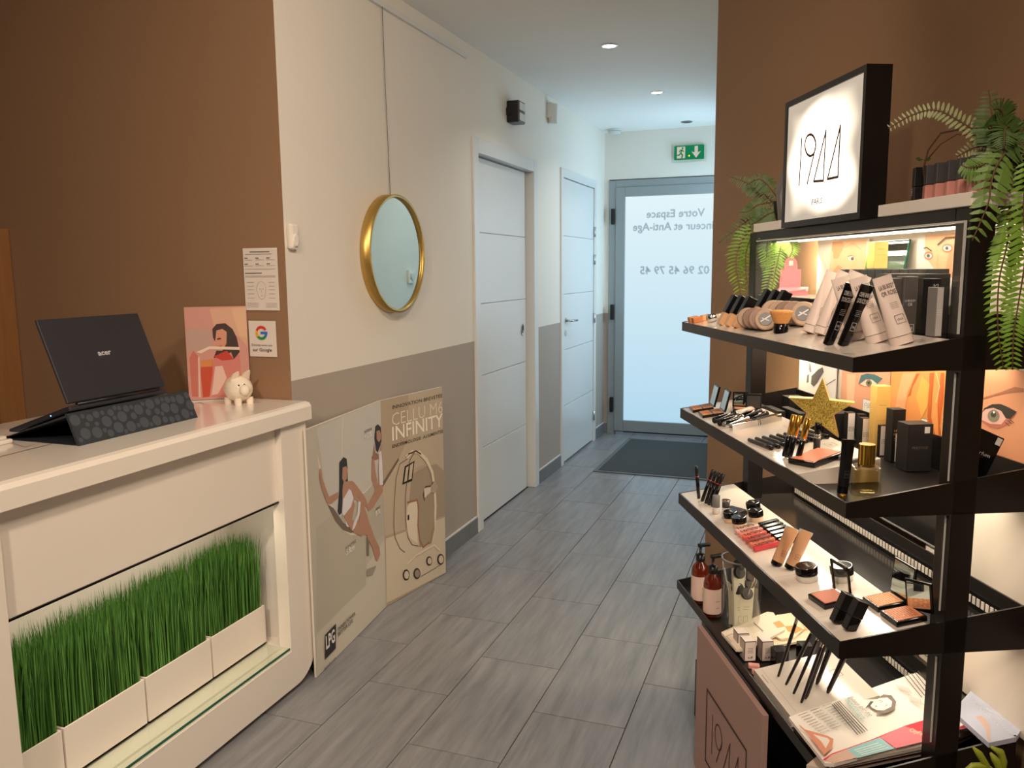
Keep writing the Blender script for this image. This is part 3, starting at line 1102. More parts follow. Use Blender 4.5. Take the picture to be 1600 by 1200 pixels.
# piggy bank -------------------------------------------------------------
pg = thing('piggy_bank', 'small white ceramic piggy bank beside the photo stand', 'piggy bank', (-1.79, 2.215, CZ), rotz(-.25))
pg.scale = (1.22, 1.22, 1.15)
def ellip(c, r_, key, seg=20, rings=12, T=None):
    m_ = MB()
    prof = [(math.sin(PI * i / rings), -math.cos(PI * i / rings)) for i in range(rings + 1)]
    prof[0] = (1e-4, -1); prof[-1] = (1e-4, 1)
    TT = tr(*c) @ (T or Matrix.Identity(4)) @ Matrix.Diagonal((*r_, 1))
    return m_.lathe(prof, key, TT, seg=seg, cap=False)
bd = ellip((0, 0, .045), (.043, .037, .038), 'ceramic')
sn = ellip((.040, -.010, .044), (.013, .015, .016), 'ceramic')
bd.v += []
def join(m1, m2):
    b0 = len(m1.v)
    m1.v += m2.v
    for f_, mi, s_ in zip(m2.f, m2.m, m2.sm):
        m1.f.append([x + b0 for x in f_]); m1.m.append(m1.k(m2.keys[mi])); m1.sm.append(s_)
    return m1
join(bd, sn)
bd.build('body', pg)
for sx_, sy_ in ((.02, -.016), (.02, .016), (-.02, -.016), (-.02, .016)):
    MB().lathe([(.0095, 0), (.0105, .012), (.009, .02)], 'ceramic', tr(sx_ * 1.1, sy_ * 1.2, 0), seg=12).build('foot', pg)
for sy_ in (-.018, .018):
    MB().prism([(.006, sy_ - .011, .07), (.010, sy_ + .011, .07), (.018, sy_ + .011, .088), (.026, sy_ + .004, .098), (.018, sy_ - .007, .09)], (-.007, 0, 0), 'ceramic').build('ear', pg)
for sy_ in (-.014, .004):
    ellip((.0375, sy_ * 1.0 - .012, .060), (.0024, .0024, .0026), 'black_plastic', 8, 6).build('eye', pg)
MB().tube([(-.04, 0, .048), (-.047, .002, .054), (-.044, .006, .06), (-.04, .003, .056)], .0022, 'ceramic', seg=6).build('tail', pg)

# small white gadget cut by the left edge and its paper
o = thing('card_holder', 'low white object at the left end of the counter top', 'tray', FZ(-6, 694, CZ))
MB().box(-.03, .03, -.03, .026, 0, .012, 'white_lacquer', bev=.004).build('base', o)
MB().box(-.02, .02, -.02, .016, .012, .02, 'paper', bev=.002).build('card_stack', o)

# wooden bookcase behind the counter --------------------------------------
bk = thing('wooden_bookcase', 'light wooden bookcase against the brown wall at the left edge', 'bookcase', (-2.92, BY, 0))
TH = .022
for z in (.80, 1.19, 1.575):
    MB().box(-.60, -TH, -.11, -.004, z, z + TH, 'wood').build('shelf', bk)
MB().box(-TH, 0, -.11, -.004, 0, 1.597, 'wood').build('side_panel', bk)
MB().box(-.62, -.6, -.11, -.004, 0, 1.597, 'wood').build('side_panel', bk)
MB().box(-.6, -TH, -.012, -.004, 0, 1.59, 'wood').build('back_panel', bk)
for z, h_, lab in ((1.212, .15, 'white card with a small dark logo standing on the bookcase shelf'), (1.597, .05, 'white card lying propped on top of the wooden bookcase')):
    t = thing('display_card', lab, 'card', (-2.92 - .075, BY - .06, z))
    MB().box(-.05, .035, -.004, 0, 0, h_, 'paper').build('card', t)
    P = Plane((0, -.0045, 0), (1, 0, 0), (0, 0, 1))
    if h_ > .1:
        MB().rect(P, -.01, .075, .022, .10, (60, 40, 40)).stroke(P, [(-.04, .06), (.02, .06)], .001, (170, 160, 150)).build('print', t)

# ================================================================== POSTER BOARD
PA, PB, PC = Vector((-1.585, 2.291, 0)), Vector((-1.652, 2.92, 0)), Vector((-1.575, 3.36, 0))
PBH = .893
po = thing('poster_board', 'folded advertising board leaning on the wall beside the counter', 'poster', (0, 0, 0))
def board(p, q):
    e_ = (q - p).normalized()
    n_ = Vector((e_.y, -e_.x, 0))
    if n_.x < 0: n_ = -n_
    return e_, n_
for p, q, key in ((PA, PB, (196, 188, 174)), (PB, PC, (172, 156, 136))):
    e_, n_ = board(p, q)
    m_ = MB().prism([p + Vector((0, 0, .002)), q + Vector((0, 0, .002)), q + Vector((0, 0, PBH)), p + Vector((0, 0, PBH))], -n_ * .008, (222, 214, 202))
    m_.poly([p + n_ * .0004 + Vector((0, 0, .003)), q + n_ * .0004 + Vector((0, 0, .003)), q + n_ * .0004 + Vector((0, 0, PBH - .001)), p + n_ * .0004 + Vector((0, 0, PBH - .001))], key)
    m_.build('board_panel', po)


class PosterPrint:
    def __init__(s, p, q, conv):
        s.p, s.q, s.conv = p, q, conv
        s.e, s.n = board(p, q)
        s.L = (q - p).length
        s.k = 4
        s.mb = MB()
        s.P = Plane(p, s.e, (0, 0, 1))
        s.P.n = s.n

    def xy(s, x, y, conv=None):
        px, py = (conv or s.conv)(x, y)
        d = s.p.dot(s.n)
        h_ = hit(px, py, s.n, d)
        return min(max((h_ - s.p).dot(s.e), .001), s.L - .001), min(max(h_.z, .003), PBH - .002)

    def poly(s, pts, key, conv=None):
        s.k += 1
        s.mb.poly([s.P.at(*s.xy(x, y, conv), .00012 * s.k) for x, y in pts], key)

    def line(s, pts, w, key, conv=None):
        s.k += 1
        s.mb.stroke(s.P, [s.xy(x, y, conv) for x, y in pts], w, key, .00012 * s.k)

    def text(s, t, x0, y0, x1, y1, h, key, bold=0, conv=None):
        s.k += 1
        a = s.xy(x0, y0, conv); b = s.xy(x1, y1, conv)
        s.mb.text(t, s.P, a[0], (a[1] + b[1]) / 2, h, key, width=b[0] - a[0], off=.00012 * s.k, bold=bold)


c1 = lambda x, y: (490 + x / 5.217, 600 + y / 5.217)
c2 = lambda x, y: (490 + x / 4.8, 820 + y / 4.8)
A_ = PosterPrint(PA, PB, c1)
skin, skin2, hair, wht = (182, 138, 114), (158, 116, 95), (52, 52, 54), (226, 222, 228)
A_.poly([(20, 830), (390, 440), (400, 300), (540, 100), (540, 700), (20, 1160)], (208, 200, 184), c2)          # pale floor
A_.poly([(20, 20), (20, 810), (390, 455), (395, 200), (535, 60), (540, -400)], (188, 180, 164), c2)            # wall field
A_.poly([(20, 360), (580, 115), (580, 700), (470, 830), (200, 1100), (80, 900), (60, 600)], (202, 198, 190))   # light back
A_.poly([(25, 560), (60, 850), (120, 1000), (175, 1120), (235, 1190), (300, 1230), (380, 1230), (380, 1170), (300, 1170), (240, 1130), (180, 1040), (130, 960), (90, 860), (60, 700)], (222, 214, 196))
A_.poly([(110, 980), (175, 1120), (235, 1190), (300, 1215), (400, 1190), (390, 1150), (300, 1170), (240, 1130), (160, 1010)], (120, 106, 92))
A_.line([(238, 262), (230, 400), (232, 590)], .0022, (240, 236, 222))
A_.line([(555, 130), (572, 200), (575, 320)], .0022, (240, 236, 222))
A_.line([(382, 888), (410, 885), (440, 860), (465, 825)], .0025, (240, 236, 222))
# figure 2 (behind)
A_.poly([(500, 345), (520, 328), (545, 350), (552, 420), (555, 470), (520, 560), (505, 540), (492, 440)], hair)
A_.poly([(510, 385), (532, 375), (545, 400), (545, 450), (530, 475), (512, 450)], skin)
A_.poly([(545, 470), (572, 480), (598, 600), (580, 620), (572, 820), (530, 850), (520, 700), (535, 560)], skin)
A_.poly([(480, 580), (490, 480), (500, 560), (525, 570), (530, 610), (480, 625), (468, 600)], skin2)
A_.poly([(470, 620), (490, 610), (500, 700), (520, 820), (560, 830), (560, 880), (480, 1010), (440, 1040), (430, 1000), (500, 870), (468, 780)], skin)
A_.poly([(530, 560), (548, 540), (560, 640), (562, 820), (535, 825), (528, 700)], wht)
# figure 1
A_.poly([(205, 640), (240, 595), (265, 610), (272, 680), (275, 800), (235, 820), (225, 1050), (205, 1068), (192, 1040), (205, 850)], hair)
A_.poly([(232, 680), (262, 670), (272, 700), (268, 770), (245, 800), (228, 770)], skin)
A_.poly([(240, 795), (300, 790), (320, 850), (360, 930), (430, 960), (430, 1000), (410, 990), (350, 950), (320, 940), (330, 980), (310, 1100), (330, 1180), (300, 1190), (260, 1120), (240, 1060), (230, 1000), (230, 860)], skin)
A_.poly([(300, 785), (325, 800), (400, 900), (432, 960), (440, 1010), (420, 1000), (380, 940), (320, 880)], skin)
A_.poly([(42, 690), (55, 690), (70, 780), (120, 920), (195, 880), (195, 930), (130, 980), (105, 970), (60, 850), (42, 760)], skin)
A_.poly([(235, 940), (285, 855), (300, 870), (320, 930), (300, 1000), (240, 1075), (228, 1050)], wht)
A_.poly([(380, 960), (400, 980), (430, 1060), (450, 1140), (470, 1190), (440, 1230), (385, 1230), (370, 1100)], skin)
A_.poly([(385, 40), (420, 0), (450, 90), (490, 170), (495, 220), (475, 272), (460, 260), (440, 180), (405, 110), (385, 60)], skin, c2)
A_.poly([(240, -20), (300, 60), (350, 85), (385, 60), (385, 0), (330, -40)], skin, c2)
A_.poly([(230, -40), (262, 20), (240, 10)], wht, c2)
A_.poly([(358, 955), (378, 960), (370, 1060), (330, 1170), (305, 1200), (320, 1130), (350, 1060)], wht)
A_.poly([(392, 90), (410, 120), (410, 230), (395, 235)], (128, 118, 104), c2)
A_.poly([(395, 335), (465, 305), (440, 370), (395, 385)], (160, 152, 138), c2)
A_.text('RAFFERMIE', 408, 405, 470, 372, .011, (60, 56, 52))
A_.text('+33%', 408, 450, 468, 425, .022, (236, 232, 224), .02)
A_.text('SCULPTEZ', 232, 185, 312, 130, .011, (60, 56, 52), 0, c2)
A_.text('-5.8cm', 232, 228, 300, 190, .024, (240, 236, 228), .02, c2)
A_.text('AFFINEZ', 500, 1030, 537, 1010, .011, (60, 56, 52))
A_.text('81%', 500, 1075, 535, 1055, .022, (240, 236, 228), .02)
A_.poly([(78, 825), (160, 740), (158, 925), (78, 1010)], (44, 42, 42), c2)
A_.text('LPG', 86, 935, 152, 868, .048, (240, 238, 232), .03, c2)
A_.text('INNER POWER.', 178, 800, 308, 668, .014, (60, 56, 52), .01, c2)
A_.text('BETTER LIFE.', 176, 838, 290, 722, .014, (60, 56, 52), .01, c2)
A_.text('lpgmedical.com', 72, 1088, 158, 1000, .010, (80, 74, 68), 0, c2)
A_.mb.build('poster_print', po)
B_ = PosterPrint(PB, PC, c1)
B_.poly([(770, 75), (1095, 18), (1090, 1070), (580, 1240), (560, 830), (690, 620), (780, 420)], (186, 172, 152))
B_.poly([(800, 700), (1000, 650), (1080, 700), (1080, 1070), (760, 1180)], (160, 146, 128))
B_.poly([(540, 105), (990, -60), (990, 360), (540, 590)], (204, 192, 172), c2)
B_.poly([(690, 600), (695, 620), (560, 840), (560, 800)], (112, 98, 84))
B_.text('INNOVATION BREVETÉE', 640, 195, 1055, 115, .0155, (52, 44, 38), .01)
B_.text('CELLU M6', 637, 330, 1055, 245, .056, (226, 214, 198), -.012)
B_.text('INFINITY', 640, 450, 1060, 350, .060, (240, 232, 220), .008)
B_.text('ENDERMOLOGIE  AUGMENTÉE', 640, 512, 1055, 405, .0145, (52, 44, 38), .01)
# treatment machine
body, cream, dk = (196, 182, 160), (220, 208, 188), (88, 72, 60)
ring_o = [(760, 590), (800, 555), (860, 560), (920, 620), (965, 720), (985, 850), (992, 1000), (985, 1160), (960, 1290)]
B_.line(ring_o, .016, cream)
B_.line([(x - 14, y + 10) for x, y in ring_o], .003, (140, 124, 104))
B_.poly([(850, 960), (975, 900), (985, 1180), (960, 1300), (860, 1330), (850, 1100)], (160, 146, 124))
B_.poly([(760, 1000), (790, 955), (840, 950), (850, 1100), (840, 1200), (845, 1300), (790, 1260), (750, 1200)], cream)
B_.line([(765, 965), (840, 945), (852, 1000), (848, 1150), (862, 1270), (890, 1330), (940, 1290)], .010, (156, 112, 88))
B_.poly([(790, 700), (905, 655), (905, 680), (800, 735)], (178, 160, 138))
B_.poly([(740, 670), (820, 625), (800, 790), (720, 820)], (40, 34, 32))
B_.poly([(750, 680), (772, 668), (762, 785), (735, 800)], (196, 180, 160))
B_.poly([(782, 662), (810, 640), (795, 770), (770, 782)], (196, 180, 160))
B_.poly([(762, 1070), (776, 1062), (776, 1105), (762, 1112)], (40, 34, 32))
B_.line([(760, 610), (700, 650), (670, 760), (655, 950), (650, 1150), (660, 1250), (700, 1340), (740, 1370)], .0035, (116, 98, 80))
B_.line([(820, 555), (780, 620), (760, 760), (745, 900), (745, 1100), (765, 1250), (800, 1310), (850, 1320)], .0035, (104, 86, 70))
B_.line([(770, 570), (830, 545), (870, 570)], .006, (70, 54, 44))
B_.line([(975, 795), (950, 830), (910, 835), (890, 900), (900, 950)], .0045, (74, 58, 48))
B_.poly([(950, 830), (985, 790), (1010, 840), (985, 890), (945, 880)], (172, 158, 140))
B_.poly([(895, 850), (950, 840), (950, 880), (900, 930)], (214, 204, 188))
for x, y, r_, k2 in ((690, 375, 26, 0), (770, 365, 26, 1), (862, 270, 22, 0), (948, 258, 26, 0)):
    B_.poly([(x + r_ * math.cos(i * PI / 8), y + 1.6 * r_ * math.sin(i * PI / 8)) for i in range(16)], (56, 44, 38), c2)
    B_.poly([(x + 3 + r_ * .72 * math.cos(i * PI / 8), y + 1.15 * r_ * math.sin(i * PI / 8)) for i in range(16)], (150, 138, 124) if k2 else (206, 194, 176), c2)
B_.line([(700, 290), (760, 230), (900, 150), (940, 190)], .009, cream, c2)
B_.line([(800, 385), (945, 300)], .003, (120, 106, 90), c2)
B_.mb.build('machine_print', po)

# floor mat -----------------------------------------------------------
mt = thing('floor_mat', 'dark rectangular entrance mat in front of the glass door', 'mat', (0, 0, 0))
mx0, mx1, my0, my1 = -1.40, -.45, 5.47, 6.66
MB().box(mx0 + .03, mx1 - .03, my0 + .03, my1 - .03, .001, .009, 'mat_dark').build('pile', mt)
e = MB()
e.box(mx0, mx1, my0, my0 + .03, .0005, .007, 'mat_edge').box(mx0, mx1, my1 - .03, my1, .0005, .007, 'mat_edge').box(mx0, mx0 + .03, my0 + .03, my1 - .03, .0005, .007, 'mat_edge').box(mx1 - .03, mx1, my0 + .03, my1 - .03, .0005, .007, 'mat_edge')
e.build('rubber_border', mt)
#@@STAND
# ================================================================== DISPLAY STAND (frame S: x=v towards the wall, y=u along, z up)
VF, U0, U1 = .72, 1.363, 2.389
TR = {1: (1.262, .165, 1.236), 2: (.999, .155, .970), 3: (.733, .150, .701), 4: (.452, .200, .426)}
VB = 1.085
def tz(k, v): return TR[k][0] + TR[k][1] * (v - VF)
def incl(k): return roty(-math.atan(TR[k][1]))
ds = thing('display_stand', 'tall black cosmetics display stand with four sloping lit trays', 'display stand', (0, 0, 0), None, S)
for (a, b) in ((U0, U0 + .045), (U1 - .045, U1)):
    MB().box(.922, .968, a, b, 0, 1.523, 'black_metal', bev=.0015).build('post', ds)
MB().box(.922, .968, U0 + .045, U1 - .045, 1.500, 1.523, 'black_metal', bev=.0015).build('top_beam', ds)
for a, b, c, d in ((1.352, 1.655, .912, 1.14), (2.15, 2.338, .912, 1.14), (1.655, 2.15, .972, 1.14)):
    MB().box(c, d, a, b, 1.5235, 1.547, 'white_matte', bev=.001).build('top_shelf', ds)
for k in (1, 2, 3, 4):
    zf, s_, zb = TR[k]
    m_ = MB()
    m_.box(VF, VB, U0, U1, zb, zb + .006, 'black_metal')
    m_.box(VF, VF + .004, U0 + .004, U1 - .004, zb + .006, zf, 'black_metal')
    m_.box(VB - .004, VB, U0 + .004, U1 - .004, zb + .006, tz(k, VB) - .004, 'black_metal')
    for a in (U0, U1 - .004):
        m_.prism([(VF, a, zb + .006), (VB, a, zb + .006), (VB, a, tz(k, VB)), (VF, a, zf)], (0, .004, 0), 'black_metal')
    tk = m_.build('tray', ds)
    MB().box(.893, VB - .0045, U0 + .0045, U1 - .0045, zb + .0062, .722, 'tile_black').build('tray_bed', tk) if k in (3,) else None
    ins = {1: (U0 + .005, U1 - .005, .725, .902), 2: (1.575, U1 - .005, .725, .902), 3: (U0 + .005, U1 - .005, .725, .892), 4: (1.585, 1.80, .738, .935)}[k]
    a, b, c, d = ins
    P0 = [(c, a, zb + .0065), (d, a, zb + .0065), (d, a, tz(k, d) - .001), (c, a, tz(k, c) - .001)]
    MB().prism(P0, (0, b - a, 0), 'insert_white').build('white_insert', tk)
    # thin print lines and the little framed marks on the insert
    PI_ = Plane((VF, 0, tz(k, VF) - .001), (0, -1, 0), (1, 0, TR[k][1]))
    PI_.n = Vector((-TR[k][1], 0, 1)).normalized()
    pr = MB()
    if k != 4:
        for uu in ([2.1, 1.75, 1.45] if k == 1 else [2.0, 1.78] if k == 2 else [1.95, 1.68, 1.47]):
            pr.stroke(PI_, [(-uu, .01), (-uu, .17)], .001, (168, 152, 140), .0003)
            pr.stroke(PI_, [(-uu + .03, .145), (-uu + .06, .145), (-uu + .06, .165), (-uu + .03, .165)], .0012, (90, 80, 74), .0004, closed=True)
            pr.text('1944', PI_, -uu + .045, .150, .008, (90, 80, 74), width=.014, align='CENTER', off=.0005)
            for q in range(3): pr.rect(PI_, -uu + .02, .012 + q * .004, -uu + .055, .0128 + q * .004, (150, 136, 126), .0004)
    else:
        pr.stroke(PI_, [(-1.79, .035), (-1.60, .035)], .001, (168, 152, 140), .0003)
        pr.rect(PI_, -1.77, .025, -1.73, .027, (150, 136, 126), .0004)
        pr.stroke(PI_, [(-1.72, .17), (-1.69, .17), (-1.69, .19), (-1.72, .19)], .0012, (90, 80, 74), .0004, closed=True)
    pr.build('insert_print', tk)
# LED strips under beam and trays, with their slotted diffusers
for z, v in ((1.4995, .965), (1.2345, .955), (.9685, .95), (.6995, .95), (1.4995, 1.06), (1.2345, 1.07), (.9685, 1.07), (.6995, 1.07)):
    if v > 1:  # rear strips are added to go with the rear fill lamps
        MB().box(v - .007, v + .007, 1.45, 2.38, z - .0035, z, 'led_emit').build('light_strip', ds)
        continue
    MB().box(v - .018, v + .018, 1.42, 2.34, z - .006, z, 'black_metal').build('light_housing', ds)
    MB().box(v - .012, v + .012, 1.43, 2.33, z - .0075, z - .006, 'led_emit').build('light_strip', ds)
for k, a, b, zz in ((3, 1.40, 2.36, .74), (4, 1.40, 2.36, .466)):
    rl = MB().box(1.078, 1.0845, a, b, zz - .014, zz + .016, 'black_gloss')
    ro = rl.build('slotted_rail', ds)
    n_ = 70
    sl0 = None
    for i in range(n_):
        uu = a + (b - a) * (i + .5) / n_
        if sl0 is None:
            sl0 = MB().box(1.0768, 1.0782, -.0045, .0045, zz - .008, zz + .008, 'mirror_white').build('rail_slot', ro) if 'mirror_white' in MATS else MB().box(1.0768, 1.0782, -.0045, .0045, zz - .008, zz + .008, 'insert_white').build('rail_slot', ro)
            s1 = sl0
        else:
            s1 = sl0.copy()
            COL.objects.link(s1)
        s1.location = (0, uu, 0)
# back panels
MB().box(1.106, 1.112, U0 + .002, 2.33, 1.325, 1.5, 'panel_cream').build('back_panel', ds)
MB().box(1.106, 1.112, U0 + .002, 2.345, 1.055, 1.236, 'panel_cream').build('back_panel', ds)
for z0, z1 in ((.79, .970), (.53, .701)):
    MB().box(1.100, 1.106, 1.60, U1, z0, z1, 'black_gloss').build('back_panel', ds)
    MB().box(1.106, 1.112, U0 - .2, 1.72, z0 - .02, z1, 'panel_cream').build('back_panel', ds)
    MB().box(1.098, 1.100, 1.60, U1, z0, z0 + .003, 'grey').build('panel_edge', ds)
# clear acrylic fronts between the posts
for z0, z1 in ((1.30, 1.4995),):
    gp = MB().box(.917, .9205, U0 + .012, 2.325, z0, z1, 'clear_glass').build('acrylic_screen', ds)
    MB().box(.9165, .9208, U0 + .010, U0 + .0122, z0, z1, 'acrylic_edge').build('bright_edge', gp)
    MB().box(.9165, .9208, U0 + .014, 2.325, z1 - .004, z1, 'acrylic_edge').build('bright_edge', gp)
for z0, z1 in ((1.03, 1.23), (.78, .965), (.515, .69)):
    MB().box(.9185, .9212, U0 + .012, U0 + .0142, z0, z1, 'acrylic_edge').build('bright_edge', ds)
# foot of the stand
MB().box(.782, 1.10, U0 + .02, U1 - .01, 0, .19, 'black_metal', bev=.002).build('plinth', ds)
MB().box(.80, 1.10, U0 + .02, U1 - .01, .19, .425, 'black_gloss').build('cabinet', ds)

ORD = ['first', 'second', 'third', 'fourth', 'fifth', 'sixth', 'seventh', 'eighth', 'ninth', 'tenth', 'eleventh', 'twelfth']


def frame_to(base, top, face=(1, 0, 0)):
    z = (Vector(top) - Vector(base)).normalized()
    x = Vector(face)
    x = (x - z * x.dot(z)).normalized()
    y = z.cross(x)
    return Matrix((x, y, z)).transposed().to_4x4()


def sthing(name, label, cat, base, top=None, rot=None, group=None, face=(1, 0, 0)):
    r_ = rot if rot is not None else (frame_to(base, top, face) if top is not None else None)
    return thing(name, label, cat, base, r_, S, group)


def T(k, v, u, dz=0): return Vector((v, u, tz(k, v) - .001 + dz))


# illuminated sign ------------------------------------------------------
sg = thing('illuminated_sign', 'glowing square shop sign with slim numerals in a black box', 'sign', (0, 0, 0), None, S)
SA, SB, SC, SD = 1.705, 2.112, 1.5235, 1.842
m_ = MB()
m_.box(.91, .956, SA, SB, SC, SD, 'black_metal')
m_.box(.899, .91, SA, SA + .012, SC, SD, 'black_metal').box(.899, .91, SB - .012, SB, SC, SD, 'black_metal')
m_.box(.899, .91, SA + .012, SB - .012, SC, SC + .014, 'black_metal').box(.899, .91, SA + .012, SB - .012, SD - .014, SD, 'black_metal')
m_.build('sign_box', sg)
MB().box(.903, .909, SA + .012, SB - .012, SC + .014, SD - .014, 'sign_glow').build('glowing_face', sg)
PS = Plane((.903, 0, 0), (0, -1, 0), (0, 0, 1))


class SPlane:          # flat prints standing in the stand frame on a plane v = const
    def __init__(s, v, conv, clip=None):
        s.v, s.conv, s.clip, s.k, s.mb = v, conv, clip, 3, MB()
        s.P = Plane((v, 0, 0), (0, -1, 0), (0, 0, 1))

    def xy(s, p):
        h_ = SV(*s.conv(*p), s.v)
        a, b = -h_.y, h_.z
        if s.clip:
            a = min(max(a, s.clip[0]), s.clip[1]); b = min(max(b, s.clip[2]), s.clip[3])
        return a, b

    def poly(s, pts, key):
        s.k += 1
        s.mb.poly([s.P.at(*s.xy(p), .00012 * s.k) for p in pts], key)

    def line(s, pts, w, key, closed=False):
        s.k += 1
        s.mb.stroke(s.P, [s.xy(p) for p in pts], w, key, .00012 * s.k, closed)


def circ(cx, cy, rx, ry, n=18, a0=0, a1=360): return [(cx + rx * math.cos(math.radians(a0 + (a1 - a0) * i / n)), cy - ry * math.sin(math.radians(a0 + (a1 - a0) * i / n))) for i in range(n + (0 if a1 - a0 >= 360 else 1))]


INK = (66, 40, 34)
cs_ = lambda x, y: (1060 + x / 2.963, 80 + y / 2.963)
sp = SPlane(.903, cs_)
sp.line([(572, 405), (560, 620)], .0062, INK)
sp.line(circ(612, 435, 25, 50), .0062, INK, True)
sp.line([(637, 440), (598, 612)], .0062, INK)
for q in ([(685, 368), (628, 603), (672, 600)], [(752, 345), (692, 592), (740, 582)]): sp.line(q, .0062, INK, True)
sp.mb.build('numerals', sg)
a_, b_ = sp.xy((618, 710)), sp.xy((667, 704))
MB().text('PARIS', sp.P, a_[0], (a_[1] + b_[1]) / 2, .013, INK, width=b_[0] - a_[0], off=.0008, bold=.02).build('lettering', sg)
# gift box behind the sign
t = thing('gift_bag', 'grey folded paper bag behind the left edge of the glowing sign', 'bag', (0, 0, 0), None, S)
MB().prism([(.93, 2.16, 1.5475), (.97, 2.30, 1.5475), (.955, 2.29, 1.64), (.95, 2.23, 1.70), (.94, 2.15, 1.71)], (.05, -.01, 0), (122, 118, 120)).build('bag_body', t)
MB().prism([(.93, 2.17, 1.55), (.95, 2.24, 1.62), (.945, 2.2, 1.66), (.938, 2.16, 1.62)], (-.004, 0, 0), (160, 152, 150)).build('bag_fold', t)

# pink sign board ---------------------------------------------------------
sb = thing('pink_board', 'pale pink board with a framed number logo standing under the lowest tray', 'sign', (.70, 0, 0), None, S)
MB().box(0, .014, 1.648, 2.118, .0, .425, 'pink_board', bev=.001).build('board', sb)
c6 = lambda x, y: (1080 + x / 5.456, 980 + y / 5.456)
bp_ = SPlane(.70, c6)
bp_.P.o = Vector((0, 0, 0))
A0, A1 = bp_.xy((137, 530)), bp_.xy((472, 1052))
w_ = A1[0] - A0[0]
x0, x1, z1 = A0[0], A1[0], (A0[1] + A1[1]) / 2
z0 = z1 - w_ * .72
bm_ = MB()
bm_.stroke(bp_.P, [(x0, z0), (x0, z1), (x1, z1), (x1, z0)], .007, INK, .0008, True)
zz1 = z1 - w_ * .17; zz0 = z0 + w_ * .17
def lx(f): return x0 + w_ * f
bm_.stroke(bp_.P, [(lx(.17), zz0), (lx(.17), zz1)], .004, INK, .0008)
cr_ = (zz1 - zz0) * .3
bm_.stroke(bp_.P, [(lx(.34) + cr_ * .8 * math.cos(a * PI / 10), zz1 - cr_ + cr_ * math.sin(a * PI / 10)) for a in range(20)], .004, INK, .0008, True)
bm_.stroke(bp_.P, [(lx(.34) + cr_ * .8, zz1 - cr_), (lx(.3), zz0)], .004, INK, .0008)
for f in (.46, .66): bm_.stroke(bp_.P, [(lx(f + .17), zz1), (lx(f), zz0), (lx(f + .155), zz0)], .004, INK, .0008, True)
bm_.build('framed_logo', sb)

# photographs on the back of the stand ------------------------------------
def card(label, v, pxl, pxr, z0, z1, bg, name='photo_card'):
    ya = 423
    u_l, u_r = SV(pxl, ya, v).y, SV(pxr, ya, v).y
    t = thing(name, label, 'photo', (0, 0, 0), None, S)
    MB().box(v, v + .003, u_r, u_l, z0, z1, bg).build('card', t)
    return t, (-u_l + .001, -u_r - .001, z0 + .001, z1 - .001)


SK, SK2, LIP = (226, 168, 130), (204, 140, 104), (196, 104, 92)
t, cl = card('beauty photograph of half a face, back of the top tray, left of the mirror tile', 1.098, 1296, 1356, 1.335, 1.492, (222, 204, 186))
p_ = SPlane(1.098, cs_, cl)
p_.poly([(715, 870), (780, 855), (870, 870), (868, 1040), (830, 1030), (780, 1060), (735, 1110), (680, 1120), (700, 1000)], SK)
p_.poly([(715, 870), (760, 858), (770, 900), (740, 960), (705, 960)], (206, 140, 92))
p_.poly([(700, 930), (716, 925), (720, 990), (705, 1010)], (232, 176, 140))
p_.poly(circ(805, 960, 17, 10), (240, 226, 214)); p_.poly(circ(807, 961, 8, 8), (104, 72, 60))
p_.line([(785, 950), (805, 944), (825, 965)], .0015, (110, 66, 50)); p_.line([(770, 910), (810, 890), (850, 920)], .002, (200, 140, 108))
p_.poly([(690, 1040), (740, 990), (760, 1000), (735, 1060), (690, 1125)], SK2)
p_.mb.build('photo_print', t)
t, cl = card('beauty photograph of two grey eyes, back of the top tray, beside the near post', 1.098, 1431, 1512, 1.335, 1.492, (206, 202, 196))
p_ = SPlane(1.098, cs_, cl)
p_.poly([(1145, 850), (1335, 820), (1335, 1050), (1190, 1045), (1180, 1000), (1150, 960), (1140, 900)], SK)
p_.poly([(1260, 900), (1335, 860), (1335, 1050), (1230, 1045)], (222, 146, 110))
for cx, cy, rx, ry in ((1160, 947, 15, 15), (1247, 912, 19, 16)):
    p_.poly(circ(cx, cy, rx + 6, ry + 5), (190, 112, 84)); p_.poly(circ(cx, cy, rx, ry * .75), (236, 228, 220)); p_.poly(circ(cx - 1, cy, 9, 10), (110, 124, 120)); p_.poly(circ(cx - 1, cy, 4, 5), (30, 26, 24))
p_.line([(1140, 912), (1152, 908), (1175, 925)], .003, (92, 62, 46)); p_.line([(1205, 895), (1240, 865), (1285, 862)], .0045, (92, 62, 46))
p_.line([(1205, 940), (1200, 990), (1215, 1030)], .0015, SK2)
p_.mb.build('photo_print', t)
t = thing('mirror_tile', 'small tilted mirror tile between the two beauty photographs of the top tray', 'mirror', (1.07, 1.925, 1.33), roty(.14), S)
MB().box(0, .004, -.088, .088, 0, .155, 'mirror').build('mirror_glass', t)
MB().box(-.0005, .0045, -.091, -.088, 0, .155, 'glass_edge').build('ground_edge', t)
c5 = lambda x, y: (1320 + x / 5.714, 530 + y / 5.714)
c4 = lambda x, y: (1060 + x / 5.714, 530 + y / 5.714)
t, cl = card('white photograph of make-up brushes behind the gold star', 1.098, 1255, 1314, 1.035, 1.23, (224, 218, 212))
p_ = SPlane(1.098, c4, cl)
for pts in ([(1160, 215), (1185, 220), (1190, 290), (1175, 300), (1165, 270)], [(1150, 320), (1170, 310), (1165, 385), (1145, 390)]): p_.poly(pts, (120, 116, 112))
p_.poly([(1250, 270), (1290, 250), (1300, 290), (1240, 390), (1210, 420), (1185, 400), (1190, 330)], (92, 88, 86))
p_.line([(1405, 358), (1320, 410)], .0022, (70, 66, 64)); p_.line([(1225, 215), (1215, 250)], .0018, (70, 66, 64))
